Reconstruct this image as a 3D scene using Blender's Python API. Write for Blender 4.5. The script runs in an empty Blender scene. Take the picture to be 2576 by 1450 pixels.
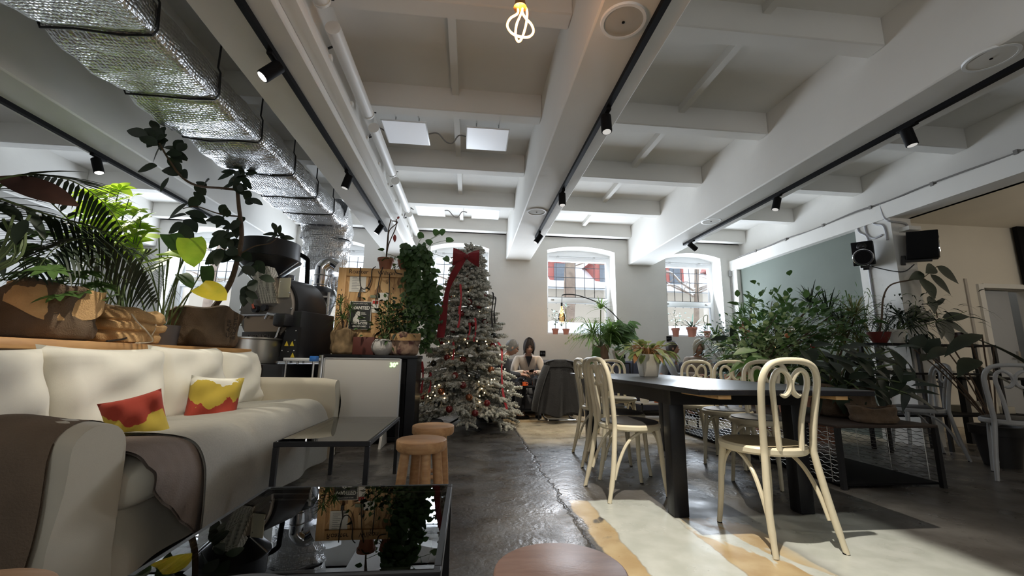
import bpy, bmesh, math, random
from mathutils import Vector as V, Matrix, Quaternion
from math import sin, cos, pi, radians as rad
S = bpy.context.scene
COL = S.collection
R = random.Random(11)
U = R.uniform
WL = {}

# ---------------------------------------------------------------- camera
F_PX, CAM = 1035.0, V((0, 0, 0.87))
_p, _y, _r = rad(10.0), rad(5.8), rad(0.8)
FW = V((sin(_y) * cos(_p), cos(_y) * cos(_p), sin(_p)))
_rt = V((cos(_y), -sin(_y), 0)); _up = _rt.cross(FW)
RT = _rt * cos(_r) + _up * sin(_r); UP = _up * cos(_r) - _rt * sin(_r)
cd = bpy.data.cameras.new('camera'); cam = bpy.data.objects.new('camera', cd); COL.objects.link(cam)
cam.matrix_world = Matrix(((RT.x, UP.x, -FW.x, CAM.x), (RT.y, UP.y, -FW.y, CAM.y), (RT.z, UP.z, -FW.z, CAM.z), (0, 0, 0, 1)))
cd.sensor_width = 36; cd.lens = 36 * F_PX / 2576; cd.clip_start = .05; cd.clip_end = 200
S.camera = cam
def at(px, py, X=None, Y=None, Z=None):
    """where the sight line of a photo pixel meets the plane X=, Y= or Z="""
    d = FW * F_PX + RT * (px - 1288) + UP * (725 - py)
    if X is not None: t = X / d.x
    elif Y is not None: t = Y / d.y
    else: t = (Z - CAM.z) / d.z
    return CAM + d * t

# ---------------------------------------------------------------- materials
MATS = {}
def mat(name, col=(.8, .8, .8), rough=.6, metal=0, noise=0, nscale=8, bump=0, bscale=60, col2=None, emit=None, es=1, spec=None, sheen=0,
        trans=0, stretch=None, detail=4, thr=None, coat=0):
    if name in MATS: return MATS[name]
    m = bpy.data.materials.new(name); MATS[name] = m; m.use_nodes = True
    nt = m.node_tree; N = nt.nodes; L = nt.links
    b = N['Principled BSDF']; out = N['Material Output']
    b.inputs['Base Color'].default_value = (*col, 1); b.inputs['Roughness'].default_value = rough; b.inputs['Metallic'].default_value = metal
    if spec is not None: b.inputs['Specular IOR Level'].default_value = spec
    if sheen: b.inputs['Sheen Weight'].default_value = sheen
    if coat: b.inputs['Coat Weight'].default_value = coat
    if emit: b.inputs['Emission Color'].default_value = (*emit, 1); b.inputs['Emission Strength'].default_value = es
    tc = N.new('ShaderNodeTexCoord'); src = tc.outputs['Object']
    if stretch:
        mp = N.new('ShaderNodeMapping'); mp.inputs['Scale'].default_value = stretch; L.new(src, mp.inputs[0]); src = mp.outputs[0]
    if noise or col2:
        nz = N.new('ShaderNodeTexNoise'); nz.inputs['Scale'].default_value = nscale; nz.inputs['Detail'].default_value = detail; L.new(src, nz.inputs['Vector'])
        cr = N.new('ShaderNodeValToRGB'); c2 = col2 or tuple(max(0, c * (1 - noise)) for c in col)
        lo, hi = thr or (.3, .7)
        cr.color_ramp.elements[0].position = lo; cr.color_ramp.elements[1].position = hi
        cr.color_ramp.elements[0].color = (*c2, 1); cr.color_ramp.elements[1].color = (*col, 1)
        L.new(nz.outputs[0], cr.inputs[0]); L.new(cr.outputs[0], b.inputs['Base Color'])
    if bump:
        n2 = N.new('ShaderNodeTexNoise'); n2.inputs['Scale'].default_value = bscale; n2.inputs['Detail'].default_value = 3; L.new(src, n2.inputs['Vector'])
        bp = N.new('ShaderNodeBump'); bp.inputs['Strength'].default_value = bump; bp.inputs['Distance'].default_value = .02
        L.new(n2.outputs[0], bp.inputs['Height']); L.new(bp.outputs[0], b.inputs['Normal'])
    if trans:
        tr = N.new('ShaderNodeBsdfTranslucent'); mx = N.new('ShaderNodeMixShader'); mx.inputs[0].default_value = trans
        src_c = b.inputs['Base Color'].links[0].from_socket if b.inputs['Base Color'].links else None
        if src_c: L.new(src_c, tr.inputs[0])
        else: tr.inputs[0].default_value = (*col, 1)
        L.new(b.outputs[0], mx.inputs[1]); L.new(tr.outputs[0], mx.inputs[2]); L.new(mx.outputs[0], out.inputs[0])
    return m
def glass(name, tint=(1, 1, 1), ior=1.5, rough=0.0):
    m = bpy.data.materials.new(name); MATS[name] = m; m.use_nodes = True; nt = m.node_tree; N = nt.nodes; L = nt.links
    N.remove(N['Principled BSDF'])
    t = N.new('ShaderNodeBsdfTransparent'); t.inputs[0].default_value = (*tint, 1)
    g = N.new('ShaderNodeBsdfGlossy'); g.inputs['Roughness'].default_value = rough
    f = N.new('ShaderNodeFresnel'); f.inputs[0].default_value = ior
    mx = N.new('ShaderNodeMixShader'); L.new(f.outputs[0], mx.inputs[0]); L.new(t.outputs[0], mx.inputs[1]); L.new(g.outputs[0], mx.inputs[2])
    L.new(mx.outputs[0], N['Material Output'].inputs[0]); return m

WHITE = mat('wall_paint', (.74, .73, .70), .75, noise=.06, nscale=2.5, bump=.08, bscale=14)
CEIL = mat('ceiling_paint', (.74, .725, .69), .8, noise=.07, nscale=1.6, bump=.12, bscale=9)
GREENW = mat('green_wall_paint', (.145, .17, .145), .8, noise=.12, nscale=2)
CREAMW = mat('cream_wall_paint', (.72, .68, .60), .8, noise=.05, nscale=2)
TRIM = mat('window_paint', (.82, .83, .84), .4)
BLACK = mat('black_metal', (.012, .012, .014), .45)
BLACKG = mat('black_gloss', (.01, .01, .013), .22)
BLACKP = mat('black_plastic', (.007, .007, .008), .65, spec=.12)
DARKW = mat('black_stained_table', (.010, .010, .013), .36, noise=.35, nscale=5, stretch=(1, .2, 1), bump=.05, spec=.3)
CREAM = mat('cream_paint', (.70, .63, .47), .38, noise=.08, nscale=12)
GREYP = mat('grey_paint', (.42, .42, .42), .4, noise=.1, nscale=9)
STEEL = mat('steel', (.55, .54, .52), .32, 1, noise=.15, nscale=3)
CHROME = mat('chrome', (.8, .8, .82), .12, 1)
WOODL = mat('ledge_wood', (.62, .36, .15), .45, col2=(.48, .25, .09), nscale=5, stretch=(8, 1, 8), bump=.04)
STOOLW = mat('stool_wood', (.60, .35, .17), .5, col2=(.44, .23, .10), nscale=6, stretch=(1.5, 9, 9), bump=.08, bscale=30)
STOOLW2 = mat('pink_stool_wood', (.62, .37, .27), .42, col2=(.46, .25, .17), nscale=5, stretch=(2, 9, 9), bump=.05, bscale=30)
PINE = mat('pine', (.68, .42, .19), .55, col2=(.55, .31, .12), nscale=5, stretch=(6, 6, 1))
OSB = mat('strand_board', (.66, .42, .20), .6, col2=(.33, .17, .06), nscale=24, stretch=(1, 1, .45), detail=6, thr=(.38, .62))
LINEN = mat('white_linen', (.80, .77, .68), .85, noise=.06, nscale=6, bump=.05, bscale=320, sheen=.2)
LINEN2 = mat('beige_linen', (.62, .57, .46), .85, noise=.08, nscale=6, bump=.06, bscale=320, sheen=.2)
THROW = mat('woven_throw', (.44, .42, .37), .9, noise=.12, nscale=20, stretch=(1, 6, 6), bump=.35, bscale=150)
BROWNB = mat('brown_blanket', (.20, .145, .10), .95, noise=.25, nscale=5, bump=.3, bscale=120)
TAUPE = mat('taupe_cover', (.24, .19, .16), .9, noise=.15, nscale=7, bump=.2, bscale=160)
GREYF = mat('grey_upholstery', (.16, .16, .17), .9, noise=.12, nscale=10, bump=.2, bscale=120)
BLUEF = mat('blue_grey_upholstery', (.08, .085, .12), .9, noise=.12, nscale=10)
COATM = mat('charcoal_wool', (.022, .021, .022), .95, noise=.3, nscale=9, bump=.35, bscale=60, sheen=.25)
TERRA = mat('terracotta', (.36, .15, .085), .75, noise=.2, nscale=10, bump=.08)
BURLAP = mat('burlap', (.66, .41, .19), .95, noise=.22, nscale=8, bump=.5, bscale=170)
BURLAPD = mat('dark_burlap', (.15, .10, .062), .95, noise=.3, nscale=7, bump=.5, bscale=170)
SOIL = mat('soil', (.035, .022, .014), 1, noise=.5, nscale=40, bump=.6, bscale=60)
SNOW = mat('snow', (.86, .89, .93), .9)
STEM = mat('stem_green', (.09, .13, .04), .6)
BARK = mat('bark', (.12, .075, .045), .8, noise=.4, nscale=18, bump=.4, bscale=40)
def leafm(name, c, c2=None, tr=.25, rough=.50, nscale=9): return mat(name, c, rough, col2=c2 or tuple(x * .55 for x in c), nscale=nscale, trans=tr)
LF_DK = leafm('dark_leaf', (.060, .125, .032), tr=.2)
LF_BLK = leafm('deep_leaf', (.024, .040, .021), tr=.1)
LF_MD = leafm('mid_leaf', (.11, .21, .055), tr=.28)
LF_LT = leafm('light_leaf', (.17, .30, .06), tr=.35)
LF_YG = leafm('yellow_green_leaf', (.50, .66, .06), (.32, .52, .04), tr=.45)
LF_VAR = leafm('variegated_leaf', (.42, .48, .24), (.08, .17, .05), tr=.25, nscale=22)
LF_YEL = leafm('yellow_leaf', (.62, .48, .03), (.42, .38, .03), tr=.3)
LF_BRN = leafm('brown_leaf', (.075, .032, .022), tr=.12)
LF_BLUE = leafm('blue_green_leaf', (.12, .19, .15), tr=.2)

# ---------------------------------------------------------------- mesh builder
class B:
    def __init__(s): s.bm = bmesh.new()
    def box(s, lo, hi, bev=0, m=None, seg=2):
        lo, hi = V(lo), V(hi); c = (lo + hi) / 2; d = hi - lo
        g = bmesh.ops.create_cube(s.bm, size=1, matrix=Matrix.Translation(c) @ Matrix.Diagonal((abs(d.x), abs(d.y), abs(d.z), 1)))
        vs = g['verts']
        if bev:
            es = list({e for v in vs for e in v.link_edges})
            r = bmesh.ops.bevel(s.bm, geom=es, offset=bev, segments=seg, affect='EDGES', profile=.5)
            vs = list({v for f in r['faces'] for v in f.verts} | {v for v in vs if v.is_valid})
        if m is not None: bmesh.ops.transform(s.bm, matrix=m, verts=vs)
        return s
    def beam(s, a, b, w, h, up=(0, 0, 1), bev=0):
        a, b = V(a), V(b); z = (b - a); l = z.length; z.normalize(); u = V(up)
        x = z.cross(u)
        if x.length < 1e-4: x = z.cross(V((1, 0, 0)))
        x.normalize(); y = x.cross(z)
        m = Matrix(((x.x, z.x, y.x, a.x), (x.y, z.y, y.y, a.y), (x.z, z.z, y.z, a.z), (0, 0, 0, 1)))
        return s.box((-w / 2, 0, -h / 2), (w / 2, l, h / 2), bev, m)
    def tube(s, pts, r, n=8, closed=False, cap=True, sq=1.0, ref=None):
        pts = [V(p) for p in pts]; k = len(pts); rr = r if isinstance(r, (list, tuple)) else [r] * k
        rings = []; pv = None
        for i, p in enumerate(pts):
            a = pts[(i - 1) % k] if (closed or i > 0) else p; b = pts[(i + 1) % k] if (closed or i < k - 1) else p
            t = (b - a).normalized() if (b - a).length > 1e-9 else V((0, 0, 1))
            if pv is None:
                u = V(ref) if ref else (V((0, 0, 1)) if abs(t.z) < .9 else V((1, 0, 0)))
            else: u = pv
            x = u - t * u.dot(t)
            if x.length < 1e-6: x = t.orthogonal()
            x.normalize(); pv = x; y = t.cross(x)
            rings.append([s.bm.verts.new(p + (x * cos(2 * pi * j / n) * sq + y * sin(2 * pi * j / n)) * rr[i]) for j in range(n)])
        for i in range(k if closed else k - 1):
            A, Bq = rings[i], rings[(i + 1) % k]
            for j in range(n): s.bm.faces.new((A[j], A[(j + 1) % n], Bq[(j + 1) % n], Bq[j]))
        if cap and not closed:
            s.bm.faces.new(rings[0][::-1]); s.bm.faces.new(rings[-1])
        return s
    def lathe(s, prof, c=(0, 0, 0), n=24, m=None, ry=1.0):
        rings = []; c = V(c); new = []
        for r, z in prof:
            if r < 1e-6: rings.append([s.bm.verts.new(c + V((0, 0, z)))])
            else: rings.append([s.bm.verts.new(c + V((r * cos(2 * pi * j / n), ry * r * sin(2 * pi * j / n), z))) for j in range(n)])
            new += rings[-1]
        for A, Bq in zip(rings, rings[1:]):
            for j in range(n):
                k = (j + 1) % n
                if len(A) == 1 and len(Bq) == 1: continue
                if len(A) == 1: s.bm.faces.new((A[0], Bq[k], Bq[j]))
                elif len(Bq) == 1: s.bm.faces.new((A[j], A[k], Bq[0]))
                else: s.bm.faces.new((A[j], A[k], Bq[k], Bq[j]))
        if m is not None: bmesh.ops.transform(s.bm, matrix=m, verts=new)
        return s
    def prism(s, poly, ext):
        e = V(ext); a = [s.bm.verts.new(V(p)) for p in poly]; b = [s.bm.verts.new(V(p) + e) for p in poly]; n = len(a)
        s.bm.faces.new(a[::-1]); s.bm.faces.new(b)
        for i in range(n): s.bm.faces.new((a[i], a[(i + 1) % n], b[(i + 1) % n], b[i]))
        return s
    def grid(s, f, nu, nv, cu=False, cv=False, thick=0):
        g = [[s.bm.verts.new(V(f(i / nu, j / nv))) for j in range(nv if cv else nv + 1)] for i in range(nu if cu else nu + 1)]
        for i in range(nu):
            for j in range(nv):
                i2 = (i + 1) % len(g); j2 = (j + 1) % len(g[0])
                s.bm.faces.new((g[i][j], g[i2][j], g[i2][j2], g[i][j2]))
        return s
    def ball(s, c, r, n=12, sc=(1, 1, 1), m=None):
        mm = Matrix.Translation(V(c)) @ (m or Matrix()) @ Matrix.Diagonal((*sc, 1))
        bmesh.ops.create_uvsphere(s.bm, u_segments=n, v_segments=max(5, n * 2 // 3), radius=r, matrix=mm); return s
    def leaf(s, base, d, L, W, shape='oval', droop=.3, fold=.25, n=6, up=(0, 0, 1), twist=0):
        d = V(d).normalized(); side = d.cross(V(up))
        if side.length < 1e-3: side = d.orthogonal()
        side.normalize()
        if twist: side = Quaternion(d, twist) @ side
        nrm = side.cross(d); base = V(base); rows = []
        for i in range(n + 1):
            t = i / n
            p = base + d * (L * t) + V((0, 0, -1)) * (droop * L * t * t)
            if shape == 'oval': w = sin(pi * min(1, t * .97 + .015)) ** .75
            elif shape == 'lance': w = (min(1, t * 7) ** .6) * (1 - t) ** .55 if t < 1 else 0
            elif shape == 'tip': w = sin(pi * t ** .75) if 0 < t < 1 else 0
            elif shape == 'heart': w = max(0, 1 - ((t - .36) / .64) ** 2) ** .6 if t < 1 else 0
            else: w = sin(pi * t ** .6) if 0 < t < 1 else 0
            w *= W / 2
            if w < W * .02: rows.append([s.bm.verts.new(p)])
            else:
                lift = nrm * (w * fold)
                rows.append([s.bm.verts.new(p + side * w + lift), s.bm.verts.new(p), s.bm.verts.new(p - side * w + lift)])
        for a, b in zip(rows, rows[1:]):
            if len(a) == 3 and len(b) == 3:
                s.bm.faces.new((a[0], a[1], b[1], b[0])); s.bm.faces.new((a[1], a[2], b[2], b[1]))
            elif len(a) == 3: s.bm.faces.new((a[0], a[1], b[0])); s.bm.faces.new((a[1], a[2], b[0]))
            elif len(b) == 3: s.bm.faces.new((a[0], b[1], b[0])); s.bm.faces.new((a[0], b[2], b[1]))
        return s
    def obj(s, name, m, parent=None, loc=None, ang=38, kind=None, label=None, recalc=True):
        bm = s.bm
        if recalc: bmesh.ops.recalc_face_normals(bm, faces=bm.faces)
        w = V(loc) if loc is not None else (WL[parent.name] if parent else V((0, 0, 0)))
        if w.length > 0: bmesh.ops.translate(bm, verts=bm.verts, vec=-w)
        a = rad(ang)
        for f in bm.faces: f.smooth = True
        for e in bm.edges:
            if len(e.link_faces) == 2 and e.calc_face_angle(0) > a: e.smooth = False
        me = bpy.data.meshes.new(name); bm.to_mesh(me); bm.free(); me.materials.append(m)
        o = bpy.data.objects.new(name, me); COL.objects.link(o)
        if parent: o.parent = parent; o.location = w - WL[parent.name]
        else: o.location = w
        WL[o.name] = w
        if kind: o['kind'] = kind
        if label: o['label'] = label
        return o
    def thing(s, name, label, cat, m, loc, group=None, ang=38):
        o = s.obj(name, m, None, loc, ang); return tag(o, label, cat, group)
def tag(o, label, cat, group=None):
    o['label'] = label; o['category'] = cat
    if group: o['group'] = group
    return o
def T(name, label, cat, loc=(0, 0, 0), group=None):
    o = bpy.data.objects.new(name, None); COL.objects.link(o); o.location = loc; o.empty_display_size = .05; WL[o.name] = V(loc)
    return tag(o, label, cat, group)
def dup(root, loc, rz=0, label=None, group=None, sc=None):
    r = root.copy(); COL.objects.link(r); r.location = loc; r.rotation_euler = (0, 0, rz)
    if sc: r.scale = (sc, sc, sc)
    if label: r['label'] = label
    if group: r['group'] = group
    WL[r.name] = V(loc)
    for ch in list(root.children):
        c = ch.copy(); COL.objects.link(c); c.parent = r
        for g in list(ch.children):
            d = g.copy(); COL.objects.link(d); d.parent = c
    return r
def txt(s, size, loc, m, parent, rx=pi / 2, rz=0, name='lettering', ext=.0015, font=None, align='CENTER', ry=0, sx=1, bold=0):
    c = bpy.data.curves.new(name, 'FONT'); c.body = s; c.size = size; c.extrude = ext; c.align_x = align; c.align_y = 'CENTER'; c.offset = bold
    t = bpy.data.objects.new('tmp', c); COL.objects.link(t)
    dg = bpy.context.evaluated_depsgraph_get(); me = bpy.data.meshes.new_from_object(t.evaluated_get(dg)); me.name = name
    bpy.data.objects.remove(t); bpy.data.curves.remove(c)
    me.transform(Matrix.Rotation(rz, 4, 'Z') @ Matrix.Rotation(ry, 4, 'Y') @ Matrix.Rotation(rx, 4, 'X') @ Matrix.Diagonal((sx, 1, 1, 1)))
    me.materials.clear(); me.materials.append(m)
    o = bpy.data.objects.new(name, me); COL.objects.link(o); o.parent = parent; o.location = V(loc) - WL[parent.name]; WL[o.name] = V(loc); return o
def spline(pts, n=6):
    pts = [V(p) for p in pts]; out = []; k = len(pts)
    for i in range(k - 1):
        p0, p1, p2, p3 = pts[max(0, i - 1)], pts[i], pts[i + 1], pts[min(k - 1, i + 2)]
        for j in range(n):
            t = j / n
            out.append(.5 * (2 * p1 + (p2 - p0) * t + (2 * p0 - 5 * p1 + 4 * p2 - p3) * t * t + (3 * p1 - p0 - 3 * p2 + p3) * t ** 3))
    out.append(pts[-1]); return out
def rv(a=1): return V((U(-a, a), U(-a, a), U(-a, a)))
def lerp(a, b, t): return a + (b - a) * t
def aim(o, to): o.rotation_euler = (V(to) - o.location).to_track_quat('-Z', 'Y').to_euler()
def area(name, loc, to, sx, sy, e, col, spread=pi):
    l = bpy.data.lights.new(name, 'AREA'); l.shape = 'RECTANGLE'; l.size = sx; l.size_y = sy; l.energy = e; l.color = col; l.spread = spread
    o = bpy.data.objects.new(name, l); COL.objects.link(o); o.location = loc; aim(o, to); return o
def spot(name, loc, to, e, col, ang=50, blend=.3, size=.02):
    l = bpy.data.lights.new(name, 'SPOT'); l.energy = e; l.color = col; l.spot_size = rad(ang); l.spot_blend = blend; l.shadow_soft_size = size
    o = bpy.data.objects.new(name, l); COL.objects.link(o); o.location = loc; aim(o, to); return o
# ---------------------------------------------------------------- floor material: worn concrete, painted bands, crack
def floor_mat():
    m = bpy.data.materials.new('worn_concrete'); m.use_nodes = True; nt = m.node_tree; N = nt.nodes; L = nt.links; b = N['Principled BSDF']
    g = N.new('ShaderNodeNewGeometry'); sp = N.new('ShaderNodeSeparateXYZ'); L.new(g.outputs['Position'], sp.inputs[0])
    def noise(sc, det=4, st=None, dist=0):
        n = N.new('ShaderNodeTexNoise'); n.inputs['Scale'].default_value = sc; n.inputs['Detail'].default_value = det; n.inputs['Distortion'].default_value = dist
        if st:
            mp = N.new('ShaderNodeMapping'); mp.inputs['Scale'].default_value = st; L.new(g.outputs['Position'], mp.inputs[0]); L.new(mp.outputs[0], n.inputs['Vector'])
        else: L.new(g.outputs['Position'], n.inputs['Vector'])
        return n.outputs[0]
    def mth(op, a, b_=None):
        n = N.new('ShaderNodeMath'); n.operation = op
        for i, x in enumerate((a, b_)):
            if x is None: continue
            if isinstance(x, (int, float)): n.inputs[i].default_value = x
            else: L.new(x, n.inputs[i])
        return n.outputs[0]
    def step(x, lo, hi):
        n = N.new('ShaderNodeMapRange'); n.interpolation_type = 'SMOOTHSTEP'; L.new(x, n.inputs[0]); n.inputs[1].default_value = lo; n.inputs[2].default_value = hi; return n.outputs[0]
    def mix(f, a, c):
        n = N.new('ShaderNodeMix'); n.data_type = 'RGBA'
        if isinstance(f, (int, float)): n.inputs[0].default_value = f
        else: L.new(f, n.inputs[0])
        for i, x in ((6, a), (7, c)):
            if isinstance(x, tuple): n.inputs[i].default_value = (*x, 1)
            else: L.new(x, n.inputs[i])
        return n.outputs[2]
    X, Y = sp.outputs[0], sp.outputs[1]
    wob = mth('MULTIPLY', mth('SUBTRACT', noise(5, 5), .5), .16); xw = mth('ADD', X, mth('MULTIPLY', wob, .55)); yw = mth('ADD', Y, mth('MULTIPLY', wob, .7))
    dark = mix(step(noise(3.5, 6), .35, .7), (.060, .053, .047), (.125, .115, .105))
    dark = mix(mth('MULTIPLY', step(noise(1.1, 3, None, .6), .45, .75), .5), dark, (.17, .155, .14))
    dark = mix(mth('MULTIPLY', step(noise(26, 3), .62, .72), .55), dark, (.03, .027, .024))
    tan = mix(step(noise(6, 5), .35, .65), (.40, .28, .145), (.50, .385, .22))
    pale = mix(step(noise(9, 5), .3, .7), (.46, .475, .43), (.54, .55, .51))
    # strip beyond the table: plywood-coloured worn paint, Y 4.4..6.2
    far = mth('MULTIPLY', mth('MULTIPLY', step(yw, 4.2, 4.75), step(X, .62, .66)), step(noise(2.2, 4), .25, .45))
    c = mix(far, dark, mix(.35, tan, pale))
    # painted bands by the near end of the table, Y < 2.75
    near = mth('SUBTRACT', 1, step(yw, 2.72, 2.76))
    inb = lambda lo, hi, e=.008: mth('MULTIPLY', step(xw, lo - e, lo + e), mth('SUBTRACT', 1, step(xw, hi - e, hi + e)))
    worn = step(noise(4, 6, None, .5), .33, .42)
    band = mth('MULTIPLY', near, inb(.655, .785))
    c = mix(mth('MULTIPLY', band, worn), c, tan)
    c = mix(mth('MULTIPLY', near, inb(.785, 1.19)), c, pale)
    near_shade = mth('SUBTRACT', 1, step(yw, 2.40, 2.44))  # pale paint stops early here, darkening the floor inside the table's shadow
    c = mix(mth('MULTIPLY', near_shade, inb(1.19, 1.56)), c, mix(step(noise(7, 3, (1, .5, 1), .4), .5, .56), tan, pale))
    c = mix(mth('MULTIPLY', near_shade, inb(1.56, 2.3, .10)), c, pale)
    # crack
    cx = mth('ADD', mth('ADD', X, mth('ADD', mth('MULTIPLY', mth('SUBTRACT', noise(1.6, 3), .5), .12), mth('MULTIPLY', mth('SUBTRACT', noise(14, 6), .5), .10))), -.615)
    crk = mth('MULTIPLY', mth('SUBTRACT', 1, step(mth('ABSOLUTE', cx), .002, .014)), step(noise(6, 4), .3, .5))
    c = mix(crk, c, (.012, .01, .009)); L.new(c, b.inputs['Base Color'])
    # gloss: polished concrete, matt paint
    L.new(mth('ADD', mth('MULTIPLY', step(noise(5, 5), .3, .7), .22), .24), b.inputs['Roughness']); b.inputs['Specular IOR Level'].default_value = .5
    n = mth('ADD', mth('MULTIPLY', noise(13, 5, None, 1.0), .6), mth('MULTIPLY', noise(45, 3), .3))
    n = mth('SUBTRACT', n, mth('MULTIPLY', crk, 1.2))
    bp = N.new('ShaderNodeBump'); bp.inputs['Distance'].default_value = .03; L.new(mth('MULTIPLY', mth('SUBTRACT', 1, mth('MULTIPLY', near, mth('MULTIPLY', .85, step(X, .64, .68)))), .24), bp.inputs['Strength']); L.new(n, bp.inputs['Height']); L.new(bp.outputs[0], b.inputs['Normal'])
    return m

XL, XR, YB, YW, ZC = -6.1, 9.6, -3.2, 7.3, 3.38
def struct(b, name, m): return b.obj(name, m, kind='structure')
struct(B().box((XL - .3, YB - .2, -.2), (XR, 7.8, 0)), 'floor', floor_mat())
PLY = mat('plywood', (.56, .43, .27), .5, col2=(.47, .34, .19), nscale=4, stretch=(2, 9, 1))
struct(B().box((.37, 6.09, 0), (2.9, 7.3, .022)), 'floor_platform', PLY)
struct(B().box((XL - .3, YB - .2, ZC), (5.5, 7.8, ZC + .2)), 'ceiling', CEIL)
# back wall with five arched openings
WINS = [(-5.1, -4.02, 1.46, 2.98), (-2.95, -1.9, 1.34, 2.86), (-.74, .31, 1.34, 2.88), (1.39, 2.68, 1.345, 2.905), (3.67, 4.79, 1.345, 2.87)]
b = B(); YO = 7.8; xs = XL - .3
for x0, x1, z0, z1 in WINS:
    b.box((xs, YW, -.2), (x0, YO, ZC + .1)); b.box((x0, YW, -.2), (x1, YO, z0)); xs = x1
    arc = [(lerp(x0, x1, i / 10), YW, z1 + .085 * sin(pi * i / 10) ** .8) for i in range(11)]
    b.prism([(x0, YW, ZC + .1)] + arc + [(x1, YW, ZC + .1)], (0, YO - YW, 0))
b.box((xs, YW, -.2), (5.5, YO, ZC + .1))
struct(b, 'wall_back', WHITE)
struct(B().box((XL - .3, YB, -.2), (XL, YW, ZC + .1)), 'wall_left', WHITE)
b = B(); xs = XL - .3
FILL_WINS = [(-1.7, -.4, 1.2, 2.9), (1.5, 2.8, 1.2, 2.9)]  # unseen windows added behind the camera to brighten the ceiling
for x0, x1, z0, z1 in FILL_WINS: b.box((xs, YB - .2, -.2), (x0, YB, ZC + .3)); b.box((x0, YB - .2, -.2), (x1, YB, z0)); b.box((x0, YB - .2, z1), (x1, YB, ZC + .3)); xs = x1
b.box((xs, YB - .2, -.2), (XR, YB, ZC + .3)); struct(b, 'wall_front', CREAMW)
for k, (x0, x1, z0, z1) in enumerate(FILL_WINS):
    f = B(); f.box((x0, YB - .14, z0), (x0 + .06, YB - .08, z1)).box((x1 - .06, YB - .14, z0), (x1, YB - .08, z1)).box((x0, YB - .14, z0), (x1, YB - .08, z0 + .06)).box((x0, YB - .14, z1 - .06), (x1, YB - .08, z1)).box((x0, YB - .14, 2.0), (x1, YB - .08, 2.08))
    f.obj('window_%d' % (k + 6), TRIM, kind='structure')
    area('rear_fill', ((x0 + x1) / 2, YB - .05, 2.05), ((x0 + x1) / 2, YB + 3, 5.2), x1 - x0 - .14, 1.5, 16, (1, .95, .87))  # added fill light at the rear, tilted up to the ceiling
GL = glass('window_glass')
for k, (x0, x1, z0, z1) in enumerate(WINS):
    yf, zt = 7.60, z1 - .04; t = .07; zm = lerp(z0, zt, .44)
    f = B()
    f.box((x0, yf, z0), (x0 + t, yf + .08, zt)); f.box((x1 - t, yf, z0), (x1, yf + .08, zt))
    f.box((x0 + t, yf, zt - t - .02), (x1 - t, yf + .08, zt)); f.box((x0 + t, yf, z0), (x1 - t, yf + .08, z0 + .05))
    f.box((x0 + t, yf - .015, zm - .05), (x1 - t, yf + .09, zm + .05), .008)
    arc = [(lerp(x0, x1, i / 10), yf + .01, z1 + .085 * sin(pi * i / 10) ** .8) for i in range(11)]
    f.prism([(x0, yf + .01, zt)] + arc + [(x1, yf + .01, zt)], (0, .06, 0))
    w = f.obj('window_%d' % (k + 1), TRIM, kind='structure', loc=((x0 + x1) / 2, yf, z0))
    g = B(); g.box((x0 + t, yf + .04, z0 + .05), (x1 - t, yf + .046, zm - .05)); g.box((x0 + t, yf + .04, zm + .05), (x1 - t, yf + .046, zt - t - .02)); g.obj('pane', GL, w)
    g = B(); a, c_, zb, zq = x0 + t, x1 - t, zm + .05, zt - t - .02
    for i in range(1, 6): xx = lerp(a, c_, i / 6); g.box((xx - .005, yf + .16, zb - .1), (xx + .005, yf + .17, zq + .1))
    for i in range(0, 4): zz = lerp(zb, zq, (i + .15) / 3.6); g.box((a - .1, yf + .156, zz - .005), (c_ + .1, yf + .166, zz + .005))
    g.obj('grille', BLACK, w)
    h = B()
    for xx in (lerp(a, c_, .07), lerp(a, c_, .9)): h.box((xx - .03, yf - .03, zm - .012), (xx + .03, yf - .014, zm + .012), .004)
    h.obj('latch', STEEL, w)
    r = B(); r.tube([(x0 + .08, yf - .03, zt - .01), (x1 - .02, yf - .03, zt - .01)], .009)
    for q in (.2, .75): xx = lerp(x0, x1, q); r.box((xx - .02, yf - .04, zt - .03), (xx + .02, yf, zt + .005))
    r.obj('curtain_rod', GREYP, w)
# beams (run towards the window wall), ribs across, slim middle bars
for i, (x0, x1, zb) in enumerate(((-5.75, -5.3, 2.68), (-3.52, -3.06, 2.68), (-1.52, -1.06, 2.68), (.62, 1.07, 2.68), (2.93, 3.39, 2.67))):
    struct(B().box((x0, YB, zb), (x1, YW, ZC + .05), .012, seg=1), 'ceiling_beam', CEIL)
struct(B().box((5.2, YB, 2.62), (5.25, YW, ZC + .05)).box((4.95, YB, 2.62), (5.25, YW, 2.81)), 'ceiling_beam', CEIL)
bays = [(-6.1, -5.75), (-5.3, -3.52), (-3.06, -1.52), (-1.06, .62), (1.07, 2.93), (3.39, 5.2)]
for j in range(-4, 5):
    y = 3.52 + 1.187 * j
    for x0, x1 in bays[1:]:
        struct(B().box((x0, y, 3.15), (x1, min(y + .14, YW), ZC + .05), .01, seg=1), 'ceiling_rib', CEIL)
for x0, x1 in bays[1:]:
    xc = (x0 + x1) / 2 + .02
    struct(B().box((xc - .03, YB, 3.31), (xc + .03, YW, ZC + .02)), 'ceiling_bar', CEIL)
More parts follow.
